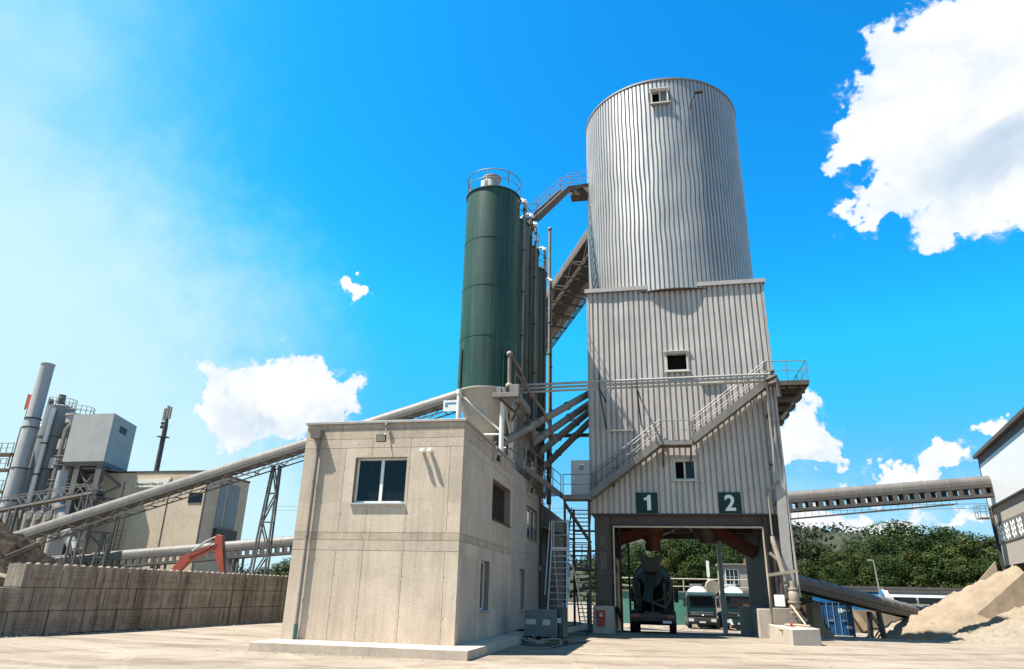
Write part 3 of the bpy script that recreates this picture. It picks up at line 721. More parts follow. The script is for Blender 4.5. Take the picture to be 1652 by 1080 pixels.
for x in (-2.2, -1.85):
    b = MB(); b.tube([(x, 41 + (x + 2.2) * 8, -.6), (x, 41 + (x + 2.2) * 8, 5.9)], .06, 8); b.build('prop', M_DARK, tw)
# filling chutes hanging under the ceiling
def chute(pts, w, h, mtl=M_RED_CHUTE):
    b = MB(); b.beam(*pts, w, h, (0, -1, .3)); return b.build('chute', mtl, tw)
b = MB(); b.lathe((-.35, 42.2, 0), [(.75, 5.9), (.75, 5.3), (.42, 4.75), (.42, 4.25)], 20); b.build('chute', M_RED_CHUTE, tw, smooth=True)
b = MB(); b.lathe((2.75, 42.2, 0), [(.8, 5.9), (.8, 5.3), (.5, 4.85), (.5, 4.7)], 20); b.build('chute', M_BROWN, tw, smooth=True)
chute([(2.9, 41.8, 5.5), (5.2, 41.4, 4.15)], .5, .75)
chute([(-.6, 42.0, 5.35), (-2.5, 41.6, 4.75)], .5, .55)
for q0, q1 in (((-.2, 42, 4.95), (1.1, 42, 5.5)), ((1.7, 42, 5.5), (2.7, 42, 5.0))):
    b = MB(); b.tube([q0, q1], .05, 8); b.build('strut', M_GALV, tw)
b = MB()
for k in range(7):
    x = .6 + k * .33; b.tube([(x, 41.9, 5.8), (x + .1, 41.9, 5.2 - .25 * random.random()), (x + .4, 41.9, 5.25), (x + .5, 42., 5.8)], .03, 6)
b.build('hose', M_BLACK, tw)

# number boards
M_BOARD = mat('dark_green_board', (.004, .034, .026), .6, spec=.25, var=.15)
M_NUM = mat('white_lettering', (.72, .71, .68), .5, var=.05)
for n_, x0, x1 in (('1', -1.09, .04), ('2', 3.16, 4.28)):
    t = thing('number_sign', ((x0 + x1) / 2, TY - .15, 5.9), 'dark green square board with the white numeral %s over the %s lane of the gateway' % (n_, 'left' if n_ == '1' else 'right'), 'sign', 'lane number boards')
    b = MB(); b.box(x0, x1, TY - .17, TY - .125, 5.91, 6.98); b.build('board', M_BOARD, t, bevel=.006)
    if n_ == '2': text_mesh(n_, 1.10, M_NUM, 'numeral', t, front_matrix((x0 + x1) / 2, TY - .175, 6.06), .006, 'CENTER', .03)
    else:
        b = MB(); cx_ = (x0 + x1) / 2; b.prism([(cx_ + u, TY - .171, 6.06 + v) for u, v in ((.0, 0), (.2, 0), (.2, .80), (.06, .80), (.02, .72), (-.04, .67), (-.16, .64), (-.16, .52), (.0, .52))], (0, -.01, 0)); b.build('numeral', M_NUM, t)

# ------------------------------------------------------------------ outside stair across the tower front
st = thing('steel_staircase', (0, 37.3, 6.6), 'grey steel staircase climbing across the tower front in two flights with a mid landing', 'staircase')
SY0, SY1 = 36.85, 37.75
P0 = Vector((-3.421, 36.85, 6.731)); P1 = Vector((0.358, 36.85, 9.571)); P2 = Vector((1.99, 36.85, 9.539)); P3 = Vector((6.077, 36.85, 12.625))
ZL, ZM, ZT = P0.z, (P1.z + P2.z) / 2, P3.z
def flight(a, c):
    d = (c - a)
    for y in (SY0, SY1):
        b = MB(); b.beam((a.x, y, a.z + .02), (c.x, y, c.z + .02), .03, .36); b.build('stringer', M_RAIL, st)
    n = round(d.z / .20)
    for k in range(n):
        t = (k + .5) / n; x = a.x + d.x * t; z = a.z + d.z * t
        b = MB(); 
        for j in range(4): b.box(x - .17 + j * .085, x - .088 + j * .085, SY0 + .02, SY1 - .02, z, z + .035)
        b.box(x - .16, x - .15, SY0 + .02, SY1 - .02, z - .04, z + .04); b.build('tread', M_GALV_DULL, st)
def deck(x0, x1, y0, y1, z, mtl=M_GALV_DULL):
    b = MB(); b.box(x0, x1, y0, y0 + .03, z - .22, z + .03); b.box(x0, x1, y1 - .03, y1, z - .22, z + .03)
    b.box(x0, x0 + .03, y0 + .03, y1 - .03, z - .22, z + .03); b.box(x1 - .03, x1, y0 + .03, y1 - .03, z - .22, z + .03)
    y = y0 + .06
    while y < y1 - .06: b.box(x0 + .03, x1 - .03, y, y + .068, z - .04, z); y += .075
    x = x0 + .5
    while x < x1 - .2: b.box(x, x + .06, y0 + .03, y1 - .03, z - .18, z - .042); x += .6
    return b.build('landing', mtl, st)
P0 = Vector((P0.x, SY0, ZL)); P1 = Vector((P1.x, SY0, ZM)); P2 = Vector((P2.x, SY0, ZM)); P3 = Vector((P3.x, SY0, ZT))
flight(P0, P1); flight(P2, P3)
LX = (-4.941, 36.85, 6.575)[0]
deck(LX, P0.x, SY0, SY1, ZL); deck(P1.x, P2.x, SY0, SY1, ZM)
PX = (8.157, 36.85, 12.886)[0]
deck(P3.x, PX, SY0, 38.0, ZT, M_BROWN); deck(6.6, PX, 38.0, 46., ZT, M_BROWN)
def railing(pts, **k):
    b = MB(); b.rail(pts, **k); return b.build('railing', M_RAIL, st, smooth=True)
railing([(LX + .05, SY0, ZL), (P0.x + .1, SY0, ZL)]); railing([P0 + Vector((.15, 0, .15)), P1 + Vector((0, 0, .05))], step=.62)
railing([P1 + Vector((.02, 0, .02)), P1 + Vector((.75, 0, .02))], step=.7); railing([P1 + Vector((.9, 0, .02)), P2], step=.45)
railing([P2 + Vector((.1, 0, .15)), P3 + Vector((0, 0, .05))], step=.62); railing([P3 + Vector((.05, 0, .03)), Vector((PX - .04, SY0, ZT)), Vector((PX - .04, 46., ZT))])
for y in (SY1,):
    railing([P2 + Vector((.1, y - SY0 - .04, .15)), P3 + Vector((0, y - SY0 - .04, .05))], step=1.3); railing([P0 + Vector((.15, y - SY0 - .04, .15)), P1 + Vector((0, y - SY0 - .04, .05))], step=1.3)
for y in (37.2, 41.5, 45.5):
    b = MB(); b.beam((6.6, y, ZT - 2.), (PX - .1, y, ZT - .2), .12, .14); b.build('bracket', M_BROWN, st)
for x in (P1.x + .1, P2.x - .1, P0.x + 1.2, P2.x + 2.2):
    b = MB(); b.beam((x, 37.95, (ZM if x < 3 else ZT) - 1.2 if x > P1.x else ZL - .3 + .9), (x, SY0 + .1, (ZM - .25) if P1.x <= x <= P2.x else (ZL + .7 if x < P1.x else ZM + 1.55)), .08, .08); b.build('bracket', M_BROWN, st)
b = MB()
for y in range(38, 46): b.box(6.62, PX - .02, y, y + .12, ZT - .36, ZT - .225)
for y in (38.5, 40.5, 42.5, 44.5): b.box(6.7, PX - .1, y, y + .8, ZT - .5, ZT - .362)
b.build('cross_beam', M_DARK, st)
# posts that carry the lower landing, and the dark open stair under it
sc = thing('open_steel_stair', (-4.3, 39.5, 0), 'dark open steel stair frame under the lower landing between annexe and tower', 'staircase')
for x, y in ((LX + .1, 37.1), (P0.x - .15, 37.3), (LX + .1, 41.2), (P0.x - .15, 41.2)):
    b = MB(); b.box(x - .06, x + .06, y - .06, y + .06, 0, ZL - .24); b.build('post', M_DARK, sc)
b = MB(); b.beam((LX + .1, 37.15, ZL - .4), (P0.x - .2, 38.5, 4.4), .1, .14); b.build('brace', M_BROWN, sc)
for a, c in (((-4.55, 37.9, 3.1), (-4.55, 41., 6.5)), ((-4.1, 41., .1), (-4.1, 37.9, 3.1))):
    a = Vector(a); c = Vector(c)
    for k in range(14):
        p = a.lerp(c, (k + .5) / 14); b = MB(); b.box(p.x - .4, p.x + .75, p.y - .13, p.y + .13, p.z, p.z + .04); b.build('tread', M_DARK, sc)
    for dx in (-.4, .75):
        b = MB(); b.beam(a + Vector((dx, 0, 0)), c + Vector((dx, 0, 0)), .04, .24); b.build('stringer', M_DARK, sc)
b = MB()
for z in (3.05, 4.1, 5.2):
    b = MB(); b.box(LX + .1, P0.x - .1, 41.1, 41.2, z, z + .1); b.build('cross_tie', M_DARK, sc)
b = MB()
b.box(LX, P0.x - .05, 37.0, 38.0, 3.0, 3.12); b.rail([(LX + .05, 37.05, 3.12), (P0.x - .05, 37.05, 3.12)], step=.5)
b.build('platform', M_DARK, sc)
for x, y, z, r in ((-4.4, 43, 1.9, .35), (-3.9, 44.5, 2.6, .3)):
    b = MB(); b.tube([(x - 1, y, z), (x + 1.2, y, z + .5)], r * .3, 10); b.tube([(x + .2, y, 0), (x + .2, y, z)], r * .4, 10)
    tag(b.build('process_pipe', M_GALV, smooth=True), 'pale bent process pipe %s behind the dark open stair' % ('low' if z < 2 else 'higher up'), 'pipe')
# grey switch cabinet on the lower landing
t = thing('switch_cabinet', (-4.06, 37.5, ZL), 'plain grey metal switch cabinet with a round dark sticker on the lower stair landing', 'cabinet')
q0, q1 = (-4.515, 37.3, 8.666), (-3.498, 37.3, 8.617)
b = MB(); b.box(q0[0], q1[0], 37.3, 37.7, ZL + .03, q0[2]); b.build('cabinet_body', mat('grey_sheet', (.42, .415, .41), .5, .2, var=.08, streak=.2), t, bevel=.015)
b = MB(); c = (-3.941, 37.29, 8.251); b.tube([(c[0], 37.299, c[2]), (c[0], 37.285, c[2])], .12, 18); b.build('round_sticker', mat('blue_black_sticker', (.03, .04, .06), .4), t)
b = MB(); b.tube([(c[0], 37.286, c[2]), (c[0], 37.28, c[2])], .05, 14); b.box(c[0] - .15, c[0] + .15, 37.285, 37.299, c[2] + .16, c[2] + .22); b.build('label_plate', M_WHITE, t)
b = MB(); b.box(q0[0] + .1, q0[0] + .2, 37.24, 37.3, ZL + .9, ZL + 1.02); b.build('handle', M_ALU, t)
b = MB(); b.box(q0[0] + .3, q0[0] + .42, 37.24, 37.3, ZL + .62, ZL + .7); b.build('handle', M_ALU, t)

# ------------------------------------------------------------------ silo fill pipes across the tower front
fp = thing('fill_pipe_run', (0, 36, 1), 'three pale parallel pipes running level across the tower front then down its right corner', 'pipework')
L0 = Vector((-7.056, 34.2, 12.128)); L1 = Vector((6.008, 36.55, 12.949))
for k in range(3):
    dz = -.19 * k; o = Vector((0, .03 * k, dz)); xr = L1.x + .35 - .19 * k
    b = MB(); e = Vector((xr, L1.y + .03 * k, L1.z + dz + 0))
    b.tube([L0 + o, L1 + o, e + Vector((-.12, 0, 0)), e + Vector((-.03, 0, -.05)), e + Vector((0, 0, -.16)), e + Vector((.05, .5, -2.2)), Vector((xr + .1, 37.35, 7.)), Vector((xr + .15, 37.3, 1.9 + .3 * k))], .065, 10)
    b.build('pipe', M_GALV, fp, smooth=True)
for q in ((-2.682, 35.05, 12.559), (-0.736, 35.4, 12.658)):
    b = MB(); b.box(q[0] - .04, q[0] + .04, q[1] - .12, q[1] - .04, q[2] - .75, q[2] + .3); b.beam((q[0], q[1] - .05, q[2] - .7), (q[0] + .1, TY, q[2] - 2.0), .07, .07); b.beam((q[0], q[1] - .05, q[2] - .55), (q[0] + .1, TY, q[2] - .4), .07, .07); b.build('bracket', M_DARK, fp)
b = MB(); q = L1 + Vector((.35, -.05, 0))
b.ball(q + Vector((-.05, 0, .12)), .13); b.tube([q + Vector((-.35, 0, -.35)), q + Vector((.15, 0, -.1))], .11, 10); b.tube([q + Vector((-.3, -.1, -.62)), q + Vector((.1, -.1, -.5))], .12, 10); b.tube([q + Vector((.1, -.1, -.3)), q + Vector((.16, -.1, -1.3))], .12, 10)
b.build('coupling', M_BROWN, fp, smooth=True)
t = thing('corner_duct', (6.4, 37.5, 1.4), 'long pale boxed cable duct standing down the right front corner of the tower', 'duct')
u0 = Vector((6.293, 37.35, 11.936)); u1 = Vector((6.068, 37.3, 1.871))
b = MB(); b.beam(u0, u1, .46, .12, (0, -1, 0)); b.build('cover', M_GALV, t)
b = MB()
for f in (.1, .35, .55, .8): p = u0.lerp(u1, f); b.box(p.x - .32, p.x + .3, 37.42, 38.0, p.z - .05, p.z + .05)
q = Vector((5.766, 37.2, 7.173)); b.beam(q + Vector((-.35, 0, -.35)), q + Vector((.4, 0, .25)), .12, .12); b.build('clamp', M_BROWN, t)

# ------------------------------------------------------------------ cement silos on the control building roof
M_SILO = mat('dark_green_silo_paint', (.015, .052, .037), .45, spec=.3, var=.2, scale=.35, streak=.4, streak_at=.48, streak_col=(.085, .125, .105), spots=.12, spot_col=(.06, .09, .075), fine=.06)
M_CONE = mat('cream_cone_paint', (.40, .355, .295), .6, var=.12, scale=.8, streak=.3, streak_col=(.22, .18, .14))
M_LEG = mat('white_leg_paint', (.62, .60, .56), .5, var=.1, streak=.3, streak_col=(.34, .29, .23))
SX, SR_, SZ0, SZ1 = -8.24, 1.50, 11.25, 22.65
SYS = [32.6, 35.85, 39.1, 42.35]
def silo(cx, cy):
    t = thing('cement_silo', (cx, cy, 7.06), 'x', 'silo', 'row of cement silos')
    b = MB(); b.lathe((cx, cy, 0), [(SR_, SZ0), (SR_, SZ1 - .05)], 64, False)
    for z in (13.95, 16.75, 19.55): b.lathe((cx, cy, z), [(SR_, -.03), (SR_ + .014, -.025), (SR_ + .014, .025), (SR_, .03)], 64, False)
    b.lathe((cx, cy, 0), [(SR_ - .01, SZ1 - .06), (SR_ + .06, SZ1 - .06), (SR_ + .06, SZ1), (.3, SZ1 + .25)], 64)
    b.build('shell', M_SILO, t, smooth=True)
    b = MB(); b.lathe((cx, cy, 0), [(.22, 8.0), (.22, 8.35), (.3, 8.4), (.95, 9.85), (1.0, 9.87), (1.44, 11.1), (SR_ + .02, SZ0 - .06), (SR_ + .02, SZ0 - .002)][0:8], 56); b.build('cone', M_CONE, t, smooth=True)
    for sx in (-1, 1):
        for sy in (-1, 1):
            x, y = cx + sx * 1.10, cy + sy * 1.10
            b = MB(); b.tube([(x, y, 7.06), (x, y, 11.2)], .12, 14); b.lathe((x, y, 0), [(.15, 10.95), (.15, 11.2)], 14); b.box(x - .2, x + .2, y - .2, y + .2, 7.06, 7.1)
            lg = b.build('leg', M_LEG, t, smooth=True)
            b = MB(); b.tube([(cx + sx * 1.09, cy + sy * 1.09, 11.2), (cx + sx * 1.09, cy + sy * 1.09, 13.3)], .06, 8); b.build('stay_rod', M_SILO, lg)
    b = MB()
    for (ax, ay), (ex, ey) in (((-1.1, -1.1), (1.1, -1.1)), ((1.1, -1.1), (1.1, 1.1)), ((-1.1, 1.1), (1.1, 1.1)), ((-1.1, -1.1), (-1.1, 1.1))):
        b.tube([(cx + ax, cy + ay, 8.9), (cx + ex, cy + ey, 8.9)], .045, 8); b.tube([(cx + ax, cy + ay, 11.0), (cx + ex, cy + ey, 9.0)], .045, 8)
    b.build('brace', M_LEG, t, smooth=True)
    b = MB(); ring = [Vector((cx + 1.5 * math.cos(2 * math.pi * k / 24), cy + 1.5 * math.sin(2 * math.pi * k / 24), SZ1)) for k in range(25)]
    b.tube([p + UP * 1.1 for p in ring], .03, 6, False); b.tube([p + UP * .58 for p in ring], .022, 6, False)
    for k in range(0, 24, 3): b.tube([ring[k], ring[k] + UP * 1.1], .028, 6)
    b.build('ring_rail', M_RAIL, t, smooth=True)
    b = MB(); b.lathe((cx - .05, cy - .35, SZ1), [(.48, .1), (.48, 1.12), (.54, 1.14), (.54, 1.2), (.1, 1.28)], 28); f = b.build('filter_housing', M_GALV, t, smooth=True)
    b = MB(); b.tube([(cx - .38, cy - .72, SZ1 + .1), (cx - .38, cy - .72, SZ1 + .8)], .2, 12); b.build('relief_valve', M_WHITE, f, smooth=True)
    return t
s0 = silo(SX, SYS[0])
names = ['front dark green cement silo standing nearest the yard above the office block', 'second dark green silo squeezed in right behind the front silo',
         'third dark green silo in the row, mostly hidden by the two before it', 'last dark green silo of the row, farthest from the yard and nearest the inclined gallery']
for i, y in enumerate(SYS):
    t = s0 if i == 0 else copy_thing(s0)
    t.location.y = y; t['label'] = names[i]
# goose-neck fill pipes up the right side of the silos
for i, (x, y, zb, zt, lab) in enumerate(((-6.5, 32.9, 10.4, 22.5, 'tall dark fill pipe with a white ball elbow at the top, beside the front silo'),
                                    (-6.52, 35.2, 9.5, 22.9, 'fill pipe with a small gooseneck rising between the second and third silos'),
                                    (-6.5, 36.6, 9.0, 23.1, 'fill pipe with pale elbow rising close behind the second silo'),
                                    (-6.5, 40.1, 8.6, 23.2, 'fill pipe with a bent elbow rising beside the third silo'),
                                    (-6.48, 42.9, 8.6, 22.2, 'fill pipe clamped to the last silo of the row'))):
    t = thing('silo_fill_pipe', (x, y, zb), lab, 'pipe', 'silo fill pipes')
    b = MB(); b.tube([(x, y, zb), (x, y, zt)], .075, 10); pp = b.build('pipe', M_BROWN if i % 2 else M_GALV_DULL, t, smooth=True)
    b = MB(); b.ball((x, y, zt + .05), .15); b.tube([(x, y, zt), (x - .15, y + .1, zt + .3), (x - .5, y + .3, zt + .35), (x - .8, y + .35, zt + .1)], .07, 10); b.build('elbow', M_WHITE, t, smooth=True)
    b = MB()
    for k in range(5): z = zb + 1.5 + k * (zt - zb - 2) / 4; b.tube([(x, y, z - .04), (x, y, z + .04)], .11, 10)
    b.build('clamp', M_DARK, t, smooth=True)
q = (-6.904, 45, 11.903); q2 = (-6.815, 45, 27.59)
b = MB(); b.tube([(q[0], 45, 0), (q[0], 45, q2[2])], .11, 12); b.ball((q[0], 45, q2[2]), .17)
for k in range(6): b.tube([(q[0], 45, 8 + k * 2.4), (q[0], 45, 8.08 + k * 2.4)], .16, 12)
tag(b.build('vent_mast', M_GALV_DULL, smooth=True), 'slim free standing grey vent mast between the last silo and the tower', 'mast')
# lower ends of the fill lines: bracket box, upright elbow pipe, sloping links
t = thing('fill_valve_station', (-6.9, 33., 10.), 'grey bracket box with rusty upright elbow pipe where the level pipes meet the front silo', 'pipework')
q = Vector((-7.246, 31.3, 10.717)); 
b = MB(); b.box(q.x - .3, q.x + 1.0, 31.0, 31.45, q.z - .1, q.z + .12); b.box(q.x + .7, q.x + 1.05, 31.2, 34.0, q.z - .3, q.z + .1); b.box(q.x + .55, q.x + 1., 31., 31.4, q.z + .12, q.z + .5); b.box(q.x - .1, q.x + .15, 31., 31.3, q.z + .12, q.z + .4)
b.build('bracket_box', M_GALV_DULL, t, bevel=.012)
b = MB(); b.beam(q + Vector((0, 0, -.1)), q + Vector((1.15, .6, -1.1)), .14, .1); b.beam(q + Vector((1., .4, -.1)), q + Vector((.5, .6, -1.1)), .08, .08); b.beam(q + Vector((.9, 2.4, -.3)), q + Vector((.9, 5.4, -2.4)), .14, .14); b.build('strut', M_BROWN, t)
u = Vector((-6.837, 31.6, 11.577)); u2 = Vector((-6.868, 31.6, 12.873))
b = MB(); b.ball(u + Vector((-.02, 0, -.28)), .2); b.tube([u + Vector((0, 0, -.25)), u2], .10, 12); b.tube([u2, u2 + Vector((.0, 0, .12)), u2 + Vector((.35, 1.0, -.4)), u2 + Vector((.75, 2.2, -1.6))], .07, 10); b.ball(u2 + Vector((0, 0, .1)), .17)
b.tube([u + Vector((.2, .3, -.2)), u + Vector((.2, .3, .55)), u + Vector((1.3, 2.6, -.9)), u + Vector((1.7, 4.4, -2.2))], .07, 10)
b.tube([u + Vector((.1, .1, -.3)), L0 + Vector((.1, 0, 0))], .07, 10); b.tube([u + Vector((.15, .15, -.5)), L0 + Vector((.1, .05, -.3))], .07, 10)
b.build('elbow_pipe', mat('rusty_pipe', (.20, .155, .12), .7, .2, var=.25, spots=.4, spot_col=(.22, .09, .04)), t, smooth=True)
# screw conveyors from the silo mouths to the weighing floor
M_SCREW = mat('grey_brown_screw_tube', (.25, .22, .19), .55, .2, var=.15, scale=1.5, streak=.2)
for i, (a0, a1, lab) in enumerate((((-7.412, 32.6, 8.676), (-3.446, 39.5, 13.167), 'topmost of the four sloping brown screw conveyor tubes, starting under the front silo'),
                              ((-7.504, 35.8, 8.601), (-3.519, 40.2, 12.746), 'second sloping screw conveyor tube down from the top, starting under the second silo'),
                              ((-6.651, 39.1, 9.385), (-3.598, 41, 12.492), 'third sloping screw conveyor tube from the top, darker than the upper pair'),
                              ((-7.107, 42.3, 8.879), (-3.681, 41.8, 12.066), 'lowest and steepest of the four sloping screw conveyor tubes'))):
    t = thing('screw_conveyor', a0, lab, 'screw conveyor', 'screw conveyors between silos and tower')
    a0 = Vector(a0); a1 = Vector(a1); d = (a1 - a0).normalized()
    b = MB(); b.tube([a0, a1 + d * .6], .20, 16); b.build('tube', M_SCREW, t, smooth=True)
    for f in (.02, .35, .68): b = MB(); p = a0.lerp(a1, f); b.tube([p, p + d * .08], .25, 16); b.build('flange', M_SCREW, t, smooth=True)
    b = MB(); b.box(a0.x - .25, a0.x + .2, a0.y - .22, a0.y + .22, a0.z + .1, 8.02 if a0.z < 7.8 else a0.z + .5); b.tube([a0 - d * .6, a0], .15, 12); b.build('inlet', M_BROWN, t)
# steel frame and chutes crowding under the silos
fr = thing('hopper_steelwork', (-7, 36, 7), 'grey brown steel support frame and hoppers under the silo row behind the office roof', 'frame')
for x, y, z1, w in ((-6.75, 34.2, 10.4, .34), (-6.9, 37.3, 10.6, .28), (-7.4, 34.3, 10.9, .2), (-6.8, 40.6, 10.8, .28), (-6.7, 43.6, 10.8, .28)):
    b = MB(); b.box(x - w / 2, x + w / 2, y - .12, y + .12, 7.06, z1); b.build('post', M_BROWN if w < .3 else M_GALV_DULL, fr)
b = MB(); b.hexa([(-7.0, 35.2, 9.0), (-6.5, 35.2, 9.0), (-6.5, 35.8, 9.0), (-7.0, 35.8, 9.0)], [(-7.3, 34.9, 10.4), (-6.35, 34.9, 10.4), (-6.35, 36.2, 10.4), (-7.3, 36.2, 10.4)]); b.build('hopper', M_GALV_DULL, fr)
for y, z in ((36., 8.6), (38.5, 8.9), (41., 8.4)):
    b = MB(); b.tube([(-7.3, y, 7.1), (-7.3, y, z)], .16, 10); b.box(-7.7, -6.8, y - .3, y + .3, z, z + .35); b.build('drive_unit', M_DARK, fr)
b = MB(); q = (-8.849, 44.5, 11.625); b.box(-7.5, TX0 - .1, 44.4, 44.6, q[2] - .1, q[2] + .12); b.build('tie_beam', M_DARK, fr)
# roof walkway towards the tower stair
wk = thing('roof_walkway', (-5.8, 34.5, 7), 'grey steel walkway with double railing from the office roof edge down to the tower landing', 'walkway')
W0 = Vector((-6.12, 32.6, 7.45)); W1 = Vector((LX - .05, 37.2, ZL))
b = MB(); b.beam(W0, W1, .04, .30)
Wi = Vector((-1., .28, 0)) * .95
b.beam(W0 + Wi, W1 + Wi, .04, .30); n = 22
b.build('stringer', M_RAIL, wk)
b = MB()
for k in range(n):
    p = W0.lerp(W1, (k + .5) / n); b.beam(p + Wi * .02, p + Wi * .98, .16, .03)
b.build('floor_plate', M_GALV_DULL, wk)
b = MB(); b.rail([W0, W1 + Vector((-.05, -.12, 0))], step=1.2); b.build('railing', M_RAIL, wk, smooth=True)
b = MB(); b.rail([W0 + Wi + Vector((0, .3, 0)), W1 + Wi], step=1.2); b.build('railing', M_RAIL, wk, smooth=True)
b = MB(); b.rail([W0 + Vector((-1.6, 0, -.2)), W0 + Vector((-.05, 0, -.05))], step=.7); b.build('railing', M_RAIL, wk, smooth=True)
# high stair between silo tops and the tower drum
hs = thing('high_catwalk', (-5.5, 38, 22), 'steep steel catwalk stair high up between the silo tops and the tower drum', 'catwalk')
H0 = Vector((-7.147, 36.6, 23.582)); H1 = Vector((-6.511, 37, 23.797)); H2 = Vector((-4.761, 40.2, 27.964)); H3 = Vector((-3.488, 41.8, 29.105))
b = MB()
for o in (Vector((0, 0, 0)), Vector((-.75, .45, 0))): b.beam(H0 + o, H1 + o, .05, .24); b.beam(H1 + o, H2 + o, .05, .42); b.beam(H2 + o, H3 + o, .05, .24)
b.build('stringer', M_BROWN, hs)
b = MB()
for k in range(15):
    p = H1.lerp(H2, (k + .5) / 15); b.beam(p, p + Vector((-.75, .45, 0)), .24, .03)
for k in range(5):
    p = H2.lerp(H3, (k + .5) / 5); b.beam(p, p + Vector((-.75, .45, 0)), .3, .03)
for k in range(3):
    p = H0.lerp(H1, (k + .5) / 3); b.beam(p, p + Vector((-.75, .45, 0)), .3, .03)
b.build('tread', M_GALV_DULL, hs)
for o in (Vector((0, 0, .05)), Vector((-.75, .45, .05))):
    b = MB(); b.rail([H0 + o, H1 + o, H2 + o, H3 + o], step=1.6); b.build('railing', M_RAIL, hs, smooth=True)
b = MB(); e = H3 + Vector((-.35, .2, -.12)); b.box(e.x - 1.1, e.x + .25, e.y - .4, e.y + .5, e.z - .75, e.z - .02); b.build('landing_box', M_BROWN, hs)
b = MB(); e = H0.lerp(H1, .5) + Vector((-.4, .2, -.1)); b.box(e.x - .55, e.x + .5, e.y - .4, e.y + .5, e.z - .35, e.z - .02); b.beam(e + Vector((.2, 0, -.3)), e + Vector((-1.2, 0, -1.5)), .1, .1); b.build('landing_box', M_DARK, hs)

# ------------------------------------------------------------------ belt conveyors
M_COVER = mat('ribbed_conveyor_cover', (.125, .112, .097), .6, .15, var=.22, scale=.8, streak=.4, streak_col=(.10, .082, .062), fine=.06)
M_TRUSS = mat('conveyor_truss_steel', (.10, .09, .08), .6, .2, var=.2, streak=.25)
def conveyor(name, a, c, r, label, cat='conveyor', style='truss', step=1.9, depth=.9, walk=0, group=None, cover=None):
    a = Vector(a); c = Vector(c); d = (c - a).normalized(); L = (c - a).length
    s = d.cross(UP).normalized(); u = s.cross(d).normalized()
    t = thing(name, a, label, cat, group)
    b = MB(); n = 14; v = []; prof = [(-r * 1.02, -.35 * r)] + [(r * math.cos(math.pi * (1 - k / n)), r * math.sin(math.pi * (1 - k / n)) ) for k in range(n + 1)] + [(r * 1.02, -.35 * r)]
    for p0 in (a, c): v += [p0 + s * x + u * y for x, y in prof]
    m = len(prof); b.add(v, [(k, k + 1, m + k + 1, m + k) for k in range(m - 1)] + [(m - 1, 0, m, 2 * m - 1), tuple(range(m))[::-1], tuple(range(m, 2 * m))])
    b.m = 1; nn = int(L / step)
    for k in range(1, nn + 1):
        p0 = a + d * (k * L / (nn + 1)); v = []
        for p1 in (p0 - d * .03, p0 + d * .03): v += [p1 + s * x * 1.05 + u * y * 1.05 for x, y in prof]
        b.add(v, [(k2, k2 + 1, m + k2 + 1, m + k2) for k2 in range(m - 1)] + [(m - 1, 0, m, 2 * m - 1), tuple(range(m))[::-1], tuple(range(m, 2 * m))])
    b.build('cover', [cover or M_COVER, M_GALV_DULL], t, smooth=True)
    b = MB(); w = r * 1.08; h0 = -.4 * r
    for sd in (-1, 1):
        o = s * (w * sd)
        if style == 'truss':
            b.beam(a + o + u * (h0 - .13), c + o + u * (h0 - .13), .09, .22, u); b.beam(a + o + u * (h0 - depth), c + o + u * (h0 - depth), .09, .09, u)
            nb = max(2, int(L / 1.3))
            for k in range(nb):
                p = a + d * (L * k / nb) + o; q = a + d * (L * (k + 1) / nb) + o
                b.beam(p + u * (h0 - (.2 if k % 2 else depth)), q + u * (h0 - (depth if k % 2 else .2)), .05, .05, s)
        else:
            b.beam(a + o + u * (h0 - .1), c + o + u * (h0 - .1), .08, .2, u); b.beam(a + o + u * (h0 - depth), c + o + u * (h0 - depth), .08, .22, u)
            nb = max(2, int(L / .75))
            for k in range(nb + 1):
                p = a + d * (L * k / nb) + o; b.beam(p + u * (h0 - .2), p + u * (h0 - depth + .1), .06, .34, d)
    nb = max(2, int(L / 2.4))
    for k in range(nb + 1): p = a + d * (L * k / nb); b.beam(p - s * w + u * (h0 - depth), p + s * w + u * (h0 - depth), .08, .08, u)
    b.build('side_frame', M_TRUSS, t)
    b = MB(); b.beam(a + u * (h0 - .2), c + u * (h0 - .2), w * 1.9, .04, u); b.build('belt', M_BLACK, t)
    if walk:
        for sd in ((walk,) if abs(walk) == 1 else (-1, 1)):
            o = s * (w + .75) * sd; i = s * (w + .05) * sd
            b = MB(); b.beam(a + (o + i) / 2 + u * (h0 - .2), c + (o + i) / 2 + u * (h0 - .2), .75, .05, u); b.build('walkway', M_GALV_DULL, t)
            b = MB(); b.rail([a + o + u * (h0 - .15), c + o + u * (h0 - .15)], step=2.0); b.build('railing', M_RAIL, t, smooth=True)
    return t
